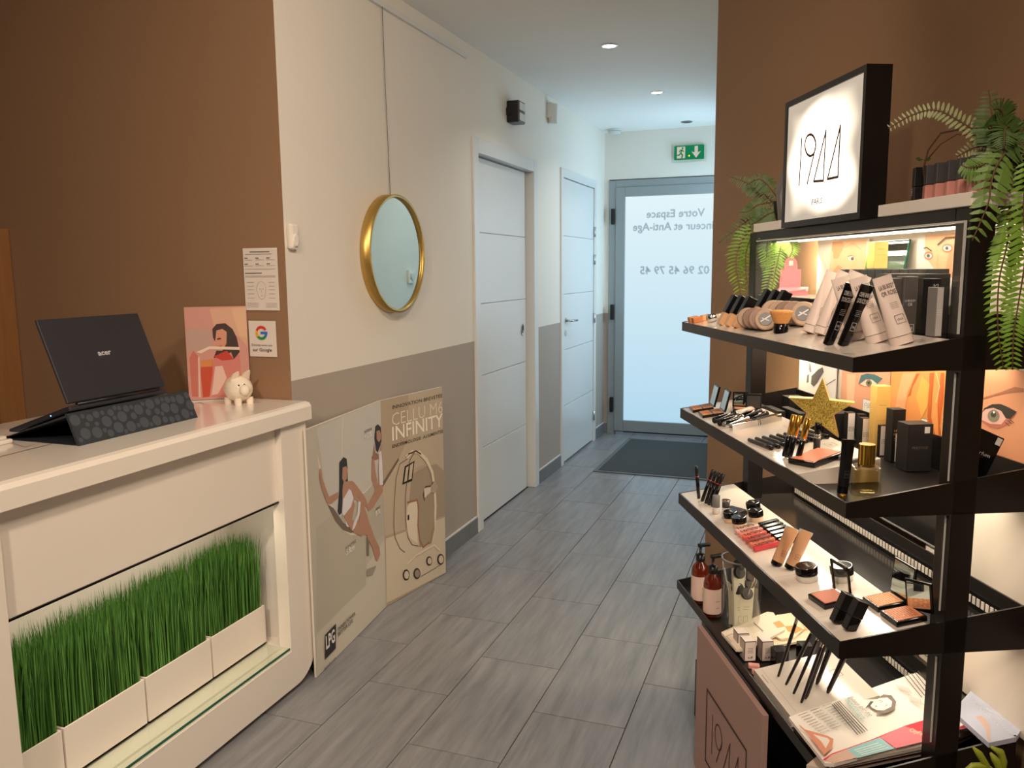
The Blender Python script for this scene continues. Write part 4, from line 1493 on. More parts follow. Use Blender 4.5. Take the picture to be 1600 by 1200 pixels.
p_.mb.build('photo_print', t)
def logo_tag(p_, pts, key=(232, 226, 218)):
    p_.poly(pts, key); p_.line(pts, .0009, (50, 40, 36), True)
    xs = [q[0] for q in pts]; ys = [q[1] for q in pts]
    cx, cy, w, h = sum(xs) / 4, sum(ys) / 4, (max(xs) - min(xs)), (max(ys) - min(ys))
    p_.line([(cx - w * .28, cy - h * .2), (cx - w * .28, cy + h * .12)], .0008, (50, 40, 36))
    p_.line(circ(cx - w * .1, cy - h * .1, w * .1, h * .1, 10), .0008, (50, 40, 36), True)
    for f in (.02, .2): p_.line([(cx + w * (f + .14), cy - h * .2), (cx + w * f, cy + h * .12), (cx + w * (f + .12), cy + h * .12)], .0008, (50, 40, 36), True)
t, cl = card('photograph of an eye with teal eye shadow, back of the second tray', 1.097, 1323, 1400, 1.035, 1.233, (222, 160, 126))
p_ = SPlane(1.097, c5, cl)
p_.poly([(20, 310), (100, 320), (80, 560), (20, 600)], (236, 186, 152))
p_.poly(circ(212, 395, 88, 32), (196, 112, 84))
p_.poly([(122, 405), (148, 322), (200, 305), (270, 315), (342, 352), (290, 400), (240, 358), (190, 358)], (70, 110, 118))
p_.poly([(140, 400), (190, 365), (250, 365), (290, 398), (230, 420), (180, 418)], (228, 206, 188)); p_.poly(circ(218, 392, 27, 28), (116, 110, 84)); p_.poly(circ(218, 390, 10, 11), (24, 20, 18))
logo_tag(p_, [(168, 530), (245, 550), (235, 662), (160, 640)])
p_.mb.build('photo_print', t)
t, cl = card('orange photograph of draped fabric hair, second tray, left of the near post', 1.096, 1402, 1499, 1.035, 1.233, (228, 152, 84))
p_ = SPlane(1.096, c5, cl)
p_.poly([(520, 300), (640, 300), (560, 480), (530, 700), (560, 860), (430, 790), (470, 500)], (236, 170, 122))
for pts in ([(640, 310), (670, 305), (600, 430), (590, 500), (560, 520)], [(760, 300), (800, 300), (780, 500), (770, 700), (820, 880), (780, 880), (740, 690)], [(860, 300), (890, 300), (880, 560), (850, 780), (870, 890), (840, 880), (830, 600)], [(950, 420), (990, 330), (960, 700), (900, 890), (880, 890), (920, 640)]): p_.poly(pts, (196, 96, 40))
p_.poly([(690, 330), (760, 400), (740, 600), (690, 700), (640, 520)], (240, 172, 84))
p_.line([(820, 300), (850, 420), (820, 560)], .003, (250, 206, 150)); p_.line([(930, 500), (880, 700), (870, 860)], .003, (250, 200, 140))
logo_tag(p_, [(690, 705), (745, 718), (722, 845), (685, 830)])
p_.mb.build('photo_print', t)
t, cl = card('large photograph of an eye with thick black liner, right of the near post', 1.095, 1534, 1640, 1.025, 1.222, (220, 152, 112))
p_ = SPlane(1.095, c5, cl)
p_.poly([(1235, 540), (1330, 510), (1460, 480), (1600, 470), (1600, 440), (1520, 425), (1400, 470), (1240, 520)], (170, 108, 78))
p_.poly([(1225, 650), (1290, 590), (1380, 575), (1540, 650), (1480, 730), (1490, 745), (1380, 800), (1300, 790), (1225, 740)], (190, 112, 88))
p_.poly([(1222, 655), (1290, 605), (1400, 615), (1450, 700), (1400, 760), (1300, 755), (1225, 720)], (226, 178, 164))
p_.poly([(1225, 660), (1250, 615), (1320, 580), (1400, 580), (1470, 610), (1538, 648), (1480, 712), (1440, 705), (1400, 640), (1330, 612), (1260, 625)], (52, 46, 40))
p_.poly(circ(1332, 685, 54, 56), (136, 128, 108)); p_.poly(circ(1332, 672, 24, 28), (70, 62, 54)); p_.poly(circ(1336, 652, 9, 11), (244, 240, 232))
for x, y in ((1460, 725), (1480, 718), (1440, 745)): p_.line([(x, y), (x + 35, y + 28)], .0014, (52, 46, 40))
logo_tag(p_, [(1250, 880), (1320, 895), (1290, 985), (1235, 985)])
p_.mb.build('photo_print', t)

# ------------------------------------------------------------------ cartons
def carton(name, label, cat, v, u, z, w, d, h, key, side=None, rot=None, group=None, lines=None, txt=None, tk=(210, 204, 198)):
    """w across (v), d along (u); the front looks towards -u"""
    t = thing(name, label, cat, (v, u, z), rot, S, group)
    MB().box(-w / 2, w / 2, 0, d, 0, h, key, bev=.0008).build('carton_body', t)
    P = Plane((-w / 2, 0, 0), (1, 0, 0), (0, 0, 1))
    m_ = MB()
    if side: m_.rect(P, .0012, .0012, w - .0012, h - .0012, side, .0003)
    for (ln, y, hh) in (txt or []): m_.text(ln, P, w / 2, y, hh, tk, width=min(w * .8, len(ln) * hh * .75), align='CENTER', off=.0006)
    for (y, wd) in (lines or []): m_.rect(P, w / 2 - wd / 2, y, w / 2 + wd / 2, y + .0012, tk, .0006)
    if m_.v: m_.build('print', t)
    return t


def framed(t, w, z, s, key=(214, 206, 198)):
    P = Plane((-w / 2, 0, 0), (1, 0, 0), (0, 0, 1))
    m_ = MB().stroke(P, [(w / 2 - s, z), (w / 2 + s, z), (w / 2 + s, z + s * 1.6), (w / 2 - s, z + s * 1.6)], .0009, key, .0008, True)
    m_.text('1944', P, w / 2, z + s * .45, s * .75, key, width=s * 1.4, align='CENTER', off=.0009)
    m_.build('framed_mark', t)


z1_ = 1.243
t = carton('display_riser', 'long black riser box behind the round compacts on the top tray', 'riser', 1.0, 2.0, z1_, .13, .37, .098, 'black_plastic')
MB().box(-.065, .065, 0, .37, .0982, .1, 'insert_white').build('white_top', t)
def pink_stand():
    t = thing('pink_leaflet_holder', 'pink arched leaflet holder on the black riser', 'holder', (1.0, 2.25, 1.3435), rotz(-.12), S)
    pts = [(-.03, 0), (.03, 0), (.03, .072), (.019, .072)] + [(.019 * math.cos(a), .083 + .024 * math.sin(a)) for a in [i * PI / 10 for i in range(11)]] + [(-.019, .072), (-.03, .072)]
    MB().prism([(x, .03, y) for x, y in pts], (0, .003, 0), 'pink_card').build('header', t)
    MB().prism([(-.05, -.03, 0), (-.05, .03, 0), (-.03, .03, .022), (-.05, -.03, .012)], (.082, 0, 0), 'pink_card').build('tray_box', t)
    MB().box(-.045, .028, -.035, .01, .012, .016, (232, 150, 156), roty(-.1)).build('leaflet', t)
    MB().box(-.006, .006, .0285, .0298, .083, .097, (240, 226, 222)).build('white_mark', t)
pink_stand()
GREY1, GREY2, BLK, BLK2 = (96, 91, 88), (78, 73, 71), (20, 18, 18), (30, 27, 27)
# near cartons on the insert edge
zz = tz(1, .868)
t = carton('grey_carton', 'left of two grey cartons with small white lettering beside the near post', 'box', .869, 1.50, zz, .027, .03, .112, GREY1, GREY2, lines=[(.05, .016)], txt=[('ROSE', .055, .005), ('LA BB BODY', .062, .004)]); framed(t, .027, .004, .009)
t = carton('grey_carton', 'right of two grey cartons with small white lettering beside the near post', 'box', .898, 1.495, tz(1, .898), .027, .03, .110, GREY1, GREY2, txt=[('OR', .054, .006), ('LA BB BODY', .062, .004)]); framed(t, .027, .004, .009)
t = carton('black_carton', 'black carton with vertical lettering beside the grey cartons', 'box', .9075 + .017, 1.455, tz(1, .9) + .001, .018, .03, .105, BLK, BLK)
P = Plane((-.009, 0, 0), (1, 0, 0), (0, 0, 1))
MB().text('STARLINE FOIS', P, .012, .02, .010, (196, 186, 176), width=.075, rot=PI / 2).build('vertical_lettering', t)
t = carton('silver_carton', 'narrow silver-faced carton against the near post on the top tray', 'box', .905, 1.412, tz(1, .905), .014, .028, .09, 'grey', (190, 184, 178), lines=[(.04, .009), (.044, .009), (.048, .009)])
for i in range(5):
    carton('dark_carton', 'dark upright carton, %s from the near end, behind the grey pair' % ORD[i], 'box', .955, 1.50 + i * .034, z1_, .05, .030, .163, BLK, BLK2, group='dark cartons behind the grey pair')
for i in range(11):
    carton('tall_carton', 'tall dark carton in the back row of the top tray, %s from the near end' % ORD[i], 'box', 1.03, 1.62 + i * .034, z1_, .05, .031, .172, BLK, BLK2, lines=[(.08, .02)], group='tall cartons in the back row of the top tray')
def gold_carton(lab, v, u, z, h=.165):
    t = carton('gold_carton', lab, 'box', v, u, z, .034, .03, h, 'gold_card')
    P = Plane((-.018, 0, 0), (1, 0, 0), (0, 0, 1))
    MB().rect(P, .004, h * .5, .030, h * .5 + .0006, (168, 130, 60)).rect(P, .008, h * .72, .026, h * .72 + .001, (168, 130, 60)).build('embossed_line', t)
gold_carton('pale gold carton standing on the dark cartons by the mirror tile', 1.03, 1.845, 1.4165, .062)
for i, (v, u) in enumerate([(1.0, 2.0), (1.0, 2.04), (1.0, 2.08)]):
    carton('black_jar_box', 'small black box on the riser end, %s from the near side' % ORD[i], 'box', v - .085 + i * .0, u - .05, z1_, .03, .03, .09, BLK, None, group='small black boxes behind the compacts')

# ------------------------------------------------------------------ tray 1 products
def foundation(label, base, top, L=.088):
    t = sthing('foundation_bottle', label, 'bottle', base, top, group='foundation bottles on the top tray')
    MB().box(-.012, .012, -.012, .012, 0, L * .40, 'beige_glass', bev=.003).build('glass_body', t)
    MB().box(-.0125, .0125, -.0125, .0125, L * .40, L, 'black_gloss', bev=.002).build('cap', t)
    MB().lathe([(.008, L * .39), (.008, L * .41)], 'chrome', seg=12).build('collar', t)
for i, (v, u) in enumerate([(.757, 2.15), (.757, 2.095), (.757, 2.04)]):
    b = T(1, v, u); foundation('front-row foundation bottle with black cap, %s from the left' % ORD[i], b, b + Vector((.040, 0, .075)))
for i, (v, u) in enumerate([(.845, 2.14), (.845, 2.085), (.845, 2.03)]):
    b = T(1, v, u); foundation('back-row foundation bottle with black cap, %s from the left' % ORD[i], b, b + Vector((.040, 0, .075)))
for i, (v, u) in enumerate([(.742, 2.345), (.742, 2.31), (.775, 2.33)]):
    t = sthing('sample_pot', 'small orange sample block at the far end of the top tray, %s one' % ORD[i], 'sample', T(1, v, u), rot=incl(1), group='orange sample blocks')
    MB().box(-.014, .014, -.012, .012, 0, .016, [(214, 140, 80), (196, 120, 70), (220, 160, 110)][i], bev=.002).build('block', t)
t = sthing('clear_bottle', 'clear bottle with silver cap lying at the far left of the top tray', 'bottle', T(1, .76, 2.255), rot=incl(1))
MB().tube([(0, 0, .012), (.085, .01, .012)], [.0115, .0115], 'clear_glass', seg=14).build('glass_body', t)
MB().tube([(-.004, 0, .012), (.018, .002, .012)], [.0122, .0122], 'chrome', seg=14).build('cap', t)
MB().tube([(.02, .002, .012), (.082, .01, .012)], [.008, .008], (206, 190, 170), seg=10).build('cream_filling', t)


def compact_disc(label, v, u, r_, keyring, logo=False, tilt=.0, lean=.25):
    # a compact standing on its rim; its face looks along -u
    c = T(1, v, u) + Vector((0, 0, r_))
    M_ = rotz(tilt) @ rotx(PI / 2 - lean)
    t = sthing('powder_compact', label, 'compact', c - Vector((0, 0, 0)), rot=M_, group='powder compacts standing on the top tray')
    MB().lathe([(r_, -.011), (r_, 0), (r_ * .96, .002)], 'black_plastic', seg=32).build('base', t)
    MB().lathe([(r_ * .99, .003), (r_ * .99, .010), (r_ * .9, .012)], keyring, seg=32).build('powder_ring', t)
    MB().lathe([(r_ * .62, .0121), (r_ * .6, .0135)], 'black_plastic' if logo else keyring, seg=28).build('lid_centre', t)
    if logo:
        P = Plane((0, 0, .0136), (1, 0, 0), (0, 1, 0))
        MB().stroke(P, [(-.010, -.006), (.010, .008)], .003, (220, 214, 208)).stroke(P, [(-.008, .002), (.008, -.004)], .002, (220, 214, 208)).build('swirl_mark', t)
CP = [(168, 140, 118), (132, 104, 88), (150, 122, 106), (178, 150, 126)]
for i, u in enumerate((1.985, 1.958, 1.925, 1.893)):
    compact_disc('front-row round powder compact standing on edge, %s from the left' % ORD[i], .768 + i * .003, u, .026, CP[i], tilt=-.5, logo=(i == 3))
for i, u in enumerate((2.0, 1.965, 1.93, 1.895, 1.85)):
    compact_disc('back-row round powder compact standing on edge, %s from the left' % ORD[i], .838 + i * .003, u, .029, CP[(i + 3) % 4], tilt=-.5, logo=(i == 4))
b = T(1, .782, 1.818)
t = sthing('kabuki_brush', 'short flared tan make-up brush with black base on the top tray', 'brush', b)
MB().lathe([(.0165, 0), (.0165, .021), (.015, .022)], 'black_gloss', seg=24).build('handle', t)
MB().lathe([(.0155, .0222), (.019, .030), (.0255, .046), (.0262, .050), (.018, .0525), (0, .053)], 'bristle', seg=28).build('bristles', t)


def cosmetic_tube(name, label, base, top, r_, cw, body, cap, text=None, group=None, caph=.014, frame=True, tkey=(120, 104, 98), crimpkey=None, face=(1, 0, 0)):
    L = (Vector(top) - Vector(base)).length
    t = sthing(name, label, 'tube', base, top, group=group, face=face)
    vs, fs, seg, n = [], [], 24, 6
    for j in range(n + 1):
        f = j / n
        z = caph + (L - caph) * f
        for i in range(seg):
            a = 2 * PI * i / seg
            rx = r_ * (1 - f) + cw / 2 * f
            ry = r_ * (1 - f ** 1.15) + .0009 * f
            vs.append((rx * math.cos(a), ry * math.sin(a), z))
    for j in range(n):
        for i in range(seg):
            k2 = (i + 1) % seg
            fs.append((j * seg + i, j * seg + k2, (j + 1) * seg + k2, (j + 1) * seg + i))
    m_ = MB().add(vs, fs, body, None, True)
    m_.box(-cw / 2, cw / 2, -.0009, .0009, L - .008, L, crimpkey or body)
    m_.build('tube_body', t)
    MB().lathe([(r_ * .96, 0), (r_ * .98, caph - .001)], cap, seg=24).build('cap', t)
    # print on the side that looks towards the viewer (-y)
    sl_ = (r_ - .001) / (L - caph)
    P = Plane((0, -r_ - .0006, caph), (1, 0, 0), (0, sl_, 1))
    P.n = Vector((0, -1, 0))
    m_ = MB()
    Lb = L - caph
    if text:
        for k2, ln in enumerate(text): m_.text(ln, P, 0, Lb * (.80 - .11 * k2), Lb * .075, tkey, width=min(cw * .8, len(ln) * Lb * .055), align='CENTER', off=.0006, bold=.02)
        for k2 in range(4): m_.rect(P, -cw * .2, Lb * (.55 - .03 * k2), cw * .2, Lb * (.555 - .03 * k2), tkey, .0006)
    if frame:
        m_.stroke(P, [(-r_ * .42, Lb * .2), (r_ * .42, Lb * .2), (r_ * .42, Lb * .34), (-r_ * .42, Lb * .34)], .0008, tkey, .0008, True)
        m_.text('1944', P, 0, Lb * .24, Lb * .05, tkey, width=r_ * .55, align='CENTER', off=.0009)
    m_.build('print', t)
    return t


for i, (v, u) in enumerate([(.812, 1.725), (.812, 1.672), (.812, 1.622)]):
    b = T(1, v, u)
    cosmetic_tube('body_cream_tube', 'pale pink tube leaning right on the top tray, %s from the left' % ORD[i], b, b + Vector((.052, 0, .131)), .0215, .050, 'tube_white', 'tube_white', None, 'pale tubes of the top tray', .016)
for i, (v, u) in enumerate([(.826, 1.545), (.829, 1.48), (.84, 1.415)]):
    b = T(1, v, u)
    cosmetic_tube('body_cream_tube', 'pale pink lettered tube leaning left on the top tray, %s from the left' % ORD[i], b, b + Vector((-.036, .02, .122)), .0205, .037, 'tube_white', 'tube_white', ['LA BB BODY', ['OR', 'OR', 'OR ROSE'][i]], 'pale tubes of the top tray', .016)
for i, (v, u) in enumerate([(.762, 1.545), (.772, 1.505)]):
    b = T(1, v, u, .001)
    cosmetic_tube('black_tube', ['left', 'right'][i] + ' one of two slim glossy black tubes leaning on the pale tubes', b, b + Vector((.026, -.035, .120 - i * .004)), .0105, .027, 'black_gloss', 'black_gloss', ['CREME MAINS', 'DOUCEUR'], 'slim black tubes on the top tray', .012, True, (186, 178, 172))

# ------------------------------------------------------------------ tray 2 products
def palette(label, v, u, pans, lidang=1.9, w=.062, d=.062, key='black_gloss', n=(2, 2), rotz_=-.12, group=None):
    t = sthing('makeup_palette', label, 'palette', T(2, v, u), rot=incl(2) @ rotz(rotz_), group=group)
    MB().box(-w / 2, w / 2, -d / 2, d / 2, 0, .008, key, bev=.0015).build('case', t)
    nx, ny = n
    for a in range(nx):
        for b in range(ny):
            sx_, sy_ = w / nx, d / ny
            MB().box(-w / 2 + sx_ * a + .003, -w / 2 + sx_ * (a + 1) - .002, -d / 2 + sy_ * b + .003, -d / 2 + sy_ * (b + 1) - .002, .008, .0088, pans[(a * ny + b) % len(pans)]).build('powder_pan', t)
    T_ = tr(w / 2, 0, .009) @ roty(-lidang + PI / 2 - PI / 2)
    T_ = tr(w / 2, 0, .008) @ roty(-(PI - lidang))
    MB().box(-w, 0, -d / 2, d / 2, 0, .005, key, tr(w / 2, 0, .008) @ roty(lidang), bev=.001).build('lid', t)
    MB().box(-w + .004, -.004, -d / 2 + .004, d / 2 - .004, -.0006, 0, 'mirror', tr(w / 2, 0, .008) @ roty(lidang)).build('lid_mirror', t)
    return t
OR_ = [(206, 136, 84), (196, 120, 72), (216, 150, 100), (180, 110, 70)]
palette('open four-pan palette at the far corner of the second tray', .765, 2.325, OR_, 1.95, group='open palettes on the second tray')
palette('open four-pan palette behind the mascaras on the second tray', .765, 2.235, OR_, 1.95, group='open palettes on the second tray')
for i, (v, u, key) in enumerate([(.845, 2.22, 'black_plastic'), (.86, 2.16, 'black_plastic')]):
    t = sthing('open_compact', ['small open compact with mirror standing behind the palettes', 'closed black compact standing behind the mascaras'][i], 'compact', T(2, v, u), rot=rotz(-.3))
    MB().box(-.022, .022, -.022, .022, 0, .008, key, bev=.001).build('base', t)
    MB().box(-.022, .022, .018, .023, .008, .052, key, bev=.001).build('lid', t)
    MB().box(-.018, .018, .0172, .018, .013, .047, 'mirror' if i == 0 else 'dark_grey').build('lid_mirror', t)
    MB().box(-.017, .017, -.018, .015, .008, .0088, OR_[i]).build('powder_pan', t)
def lying(name, label, a, b, r_, parts, cat, group=None, seg=14, sq=False):
    """parts: (f0, f1, key, partname, radius factor)"""
    a, b = Vector(a), Vector(b)
    L = (b - a).length
    t = sthing(name, label, cat, a + Vector((0, 0, r_)), b + Vector((0, 0, r_)), group=group, face=(0, 0, 1))
    for f0, f1, key, pn, rf in parts:
        if sq: MB().box(-r_ * rf, r_ * rf, -r_ * rf, r_ * rf, L * f0, L * f1, key, bev=.001).build(pn, t)
        else: MB().lathe([(r_ * rf * .9, L * f0), (r_ * rf, L * f0 + .001), (r_ * rf, L * f1 - .001), (r_ * rf * .9, L * f1)], key, seg=seg).build(pn, t)
    return t
for i, (a, b, sq, key, capk) in enumerate([((.735, 2.125), (.868, 2.185), False, 'black_gloss', 'insert_white'), ((.735, 2.085), (.87, 2.135), False, 'black_gloss', 'black_gloss'), ((.738, 2.055), (.872, 2.095), False, 'chrome', 'black_gloss'), ((.742, 2.015), (.882, 2.035), True, 'chrome', 'chrome')]):
    t = lying('mascara', ['mascara with white patterned cap lying farthest back of four', 'black mascara with white lettering lying second from the back of four', 'slim silver and black mascara lying third from the back of four', 'square silver mascara lying nearest of the four'][i], T(2, *a), T(2, *b), .0088 if not sq else .0092,
              [(0, .52, key, 'barrel', 1), (.53, .56, 'chrome', 'ring', .85), (.565, 1, capk, 'cap', 1)], 'mascara', 'mascaras lying on the second tray', sq=sq)
    m_ = MB()
    for q in range(5): m_.box(.0084, .0092, -.002, .002, .02 + q * .009, .025 + q * .009, (220, 214, 208))
    o = m_.build('lettering', t); o['kind'] = 'stuff'
for i in range(9):
    v = .741 + i * .0172
    du = i * .004
    lying('eye_pencil', 'dark eye pencil lying in the row on the second tray, %s from the front edge' % ORD[i], T(2, v, 1.885 - du * .4), T(2, v + .012, 1.775 + du * .3), .0048,
          [(0, .72, 'dark_grey', 'barrel', 1), (.725, 1, 'black_gloss', 'cap', 1.05)], 'pencil', 'eye pencils lying in a row')
def standing(name, label, cat, base, top, secs, group=None, seg=16, face=(1, 0, 0)):
    """secs: (h0,h1,r,key,partname) in metres"""
    t = sthing(name, label, cat, base, top, group=group, face=face)
    for h0, h1, r_, key, pn in secs:
        e_ = min(.0008, r_ * .2)
        MB().lathe([(r_ - e_, h0), (r_, h0 + e_), (r_, h1 - e_), (r_ - e_, h1)], key, seg=seg).build(pn, t)
    return t
for i, (v, u) in enumerate([(.752, 1.705), (.756, 1.688), (.760, 1.655)]):
    b = T(2, v, u, .002)
    standing('gold_lip_gloss', 'slim tube with ribbed gold cap standing on the second tray, %s from the left' % ORD[i], 'lip gloss', b, b + Vector((.020, 0, .094)), [(0, .05, .0062, 'black_gloss', 'barrel'), (.0505, .096, .0066, 'gold_gloss', 'cap'), (.046, .0505, .0064, 'chrome', 'ring')], 'gold-capped tubes on the second tray')
b = T(2, .832, 1.718)
standing('small_bottle', 'short black and clear bottle beside the gold-capped tubes', 'bottle', b, b + Vector((.002, 0, .062)), [(0, .026, .0075, 'dark_grey', 'barrel'), (.0265, .030, .0078, 'chrome', 'ring'), (.031, .036, .0078, 'chrome', 'ring'), (.0365, .062, .0072, 'black_gloss', 'cap')])
# glitter star
def star_pts(R_, r_, n=5): return [((R_ if i % 2 == 0 else r_) * math.cos(PI / 2 + i * PI / 5), (R_ if i % 2 == 0 else r_) * math.sin(PI / 2 + i * PI / 5)) for i in range(10)]
st = thing('glitter_star', 'gold star ornament with glittering front standing on the second tray', 'ornament', (.925, 1.90, 1.072), rotz(-.5) @ roty(.03), S)
R_, r__ = .080, .033
m_ = MB().prism([(x, 0, z) for x, z in star_pts(R_, r__)], (0, .030, 0), 'gold_side')
m_.build('star_body', st)
MB().prism([(x * .9, -.0006, z * .9) for x, z in star_pts(R_, r__)], (0, .0005, 0), 'glitter').build('glitter_face', st)
# blush compact without lid
def blush(label, c, k, w, d, key, rz_=0, lid=None, h=.011, tiltx=0, n='blush_compact', streak=None):
    t = sthing(n, label, 'compact', c, rot=incl(k) @ rotz(rz_) @ rotx(tiltx))
    MB().box(-w / 2, w / 2, -d / 2, d / 2, 0, h, 'black_gloss', bev=.0015).build('case', t)
    MB().box(-w / 2 + .003, w / 2 - .003, -d / 2 + .003, d / 2 - .003, h - .0003, h + .0004, 'chrome').build('pan_rim', t)
    MB().box(-w / 2 + .005, w / 2 - .005, -d / 2 + .005, d / 2 - .005, h, h + .0012, key).build('powder', t)
    if streak:
        m_ = MB()
        r = random.Random(11)
        for a in range(9):
            for b in range(5):
                x0 = -w / 2 + .008 + a * (w - .016) / 9
                y0 = -d / 2 + .008 + b * (d - .016) / 5 + r.uniform(0, .004)
                m_.box(x0, x0 + .0016, y0, y0 + .006, h + .001, h + .0016, streak)
        o = m_.build('powder_pattern', t); o['kind'] = 'stuff'
    return t
blush('open coral blush compact without lid on the second tray', T(2, .795, 1.64, .002), 2, .095, .07, (222, 132, 96), .42, streak=None)
t = sthing('flat_case', 'flat clear grey make-up case behind the tall black tube on the second tray', 'case', T(2, .865, 1.61), rot=incl(2) @ rotz(.2))
MB().box(-.03, .03, -.03, .03, 0, .008, 'grey', bev=.001).build('case', t)
MB().box(-.026, .026, -.026, .026, .008, .009, (222, 214, 204)).build('clear_window', t)
# trough items
zb2 = .9765
b = SZ(1316, 770, zb2)
cosmetic_tube('black_tube', 'tall matte black tube standing in the open end of the second tray', b, b + Vector((.008, 0, .108)), .0105, .028, 'black_plastic', 'black_gloss', None, None, .014, True, (70, 64, 60))
b = SZ(1316, 790, zb2)
standing('gold_lipstick', 'tiny gold capped lipstick at the front corner of the second tray', 'lipstick', b, b + Vector((0, 0, .02)), [(0, .012, .006, 'black_gloss', 'base'), (.0122, .022, .0058, 'gold_gloss', 'cap')])
b = SZ(1356, 775, zb2) + Vector((0, .012, 0))
t = sthing('perfume_bottle', 'square amber perfume bottle with ribbed gold cap', 'perfume bottle', b, rot=rotz(-.25))
t.scale = (1.3, 1.3, 1.1)
MB().box(-.021, .021, -.012, .012, 0, .052, 'perfume_glass', bev=.003).build('glass_body', t)
MB().box(-.0165, .0165, -.0085, .0085, .005, .046, 'perfume_juice', bev=.002).build('perfume', t)
MB().lathe([(.0125, .0525), (.0125, .0555)], 'gold_gloss', seg=20).build('collar', t)
m_ = MB()
seg = 36
pr_ = [(.0112 if i % 2 else .0120) for i in range(seg)]
m_.prism([(pr_[i] * math.cos(2 * PI * i / seg), pr_[i] * math.sin(2 * PI * i / seg), .056) for i in range(seg)], (0, 0, .036), 'gold_gloss')
m_.build('cap', t)
# lipstick cartons on the back of tray 2
for i, px in enumerate((1329, 1352, 1380, 1403)):
    py = (684, 694, 707, 720)[i]
    b = SV(px, py, 1.035)
    t = carton('lipstick_carton', 'white-fronted lipstick carton before the eye photographs, %s from the left' % ORD[i], 'box', b.x, b.y, .977, .02, .02, b.z - .977 + .065, BLK, (226, 218, 212), group='lipstick cartons on the second tray')
    framed(t, .02, .03, .006, (120, 110, 104))
for i, px in enumerate((1344, 1367)):
    b = SV(px, 690, 1.05)
    carton('black_lipstick_carton', ['left', 'right'][i] + ' all-black carton among the white-fronted lipstick cartons', 'box', 1.055, b.y + .0, .977, .018, .018, .075, BLK, BLK2)
gold_carton('tall pale gold carton before the orange photograph', 1.036, 1.81, .977 + .0)
carton('black_carton', 'black carton with fine gold lettering right of the gold carton', 'box', 1.033, 1.735, .977, .03, .03, .122, BLK, BLK, txt=[('HUILE', .07, .006), ('PRECIEUSE', .062, .005)], lines=[(.055, .02), (.05, .02), (.045, .016)], tk=(186, 150, 90))
t = carton('cube_carton', 'square black carton with a white corner mark beside the near post', 'box', 1.03, 1.645, .977, .056, .045, .105, BLK, (34, 30, 30), txt=[('PRESTIGE', .05, .006)], tk=(110, 96, 88))
P = Plane((-.028, 0, 0), (1, 0, 0), (0, 0, 1))
MB().rect(P, .036, .085, .048, .099, (224, 218, 214), .0006).build('corner_mark', t)
b = SV(1570, 745, 1.0)
t = sthing('tilted_carton', 'shiny black carton tilted before the large eye photograph', 'box', (.985, 1.42, .99 + .012), rot=roty(.42) @ rotz(-.05))
MB().box(-.026, .026, 0, .035, 0, .115, 'black_gloss', bev=.001).build('carton_body', t)
P = Plane((-.026, 0, 0), (1, 0, 0), (0, 0, 1))
m_ = MB().rect(P, .038, .098, .049, .112, (224, 218, 214), .0006).text('parfum', P, .024, .07, .007, (200, 192, 186), width=.034, align='CENTER')
m_.stroke(P, [(.004, .004), (.014, .004), (.014, .012), (.004, .012)], .0008, (220, 214, 208), .0007, True)
m_.build('print', t)
# flat dark boxes at the far back of tray 2
for i, (v, u, w, d, h) in enumerate([(.94, 2.28, .022, .085, .04), (.945, 2.17, .022, .10, .045), (.975, 2.10, .022, .12, .05)]):
    carton('mascara_carton', 'long black carton lying behind the mascaras, %s from the left' % ORD[i], 'box', v, u, .977, w, d, h, BLK, BLK2, lines=[(.015, .012), (.02, .012)], tk=(220, 214, 208), group='black cartons lying at the back of the second tray')
for i in range(4):
    carton('rear_carton', 'dark carton behind the gold star, %s from the left' % ORD[i], 'box', 1.03, 2.26 - i * .09, .977, .05, .05, .068, BLK, BLK2, group='dark cartons behind the gold star')  # plain black cartons at the back of the second tray

# ------------------------------------------------------------------ tray 3 products
for i, (v, u, dx) in enumerate([(.757, 2.305, -.010), (.757, 2.275, .032), (.760, 2.25, .030), (.763, 2.232, .032), (.768, 2.215, .030)]):
    b = T(3, v, u, .001)
    t = standing('eye_liner', 'dark eyeliner stick standing at the far end of the third tray, %s from the left' % ORD[i], 'eyeliner', b, b + Vector((dx, 0, .095)), [(0, .066, .0054, 'black_gloss', 'barrel'), (.0662, .0685, .0056, 'red_ring', 'ring'), (.0687, .1, .0054, 'black_plastic', 'cap')], 'eyeliner sticks standing on the third tray')
b = T(3, .758, 2.155)
standing('concealer', 'short grey stick with clear base standing on the third tray', 'concealer', b, b + Vector((0, 0, .05)), [(0, .018, .0098, 'insert_white', 'base'), (.0183, .052, .0105, 'grey', 'cap')])
b = T(3, .768, 2.105)
standing('concealer', 'short clear-walled stick with dark cap standing on the third tray', 'concealer', b, b + Vector((0, 0, .052)), [(0, .030, .0100, 'insert_white', 'base'), (.0303, .046, .0105, 'dark_grey', 'cap'), (.0463, .052, .0115, 'chrome', 'rim')])
t = sthing('black_compact', 'closed black compact lying behind the little jars of the third tray', 'compact', T(3, .80, 2.12), rot=incl(3) @ rotz(.4))
MB().box(-.018, .018, -.03, .03, 0, .012, 'black_plastic', bev=.002).build('base', t)
MB().box(-.017, .017, -.029, .029, .0122, .016, 'dark_grey', bev=.0015).build('lid', t)
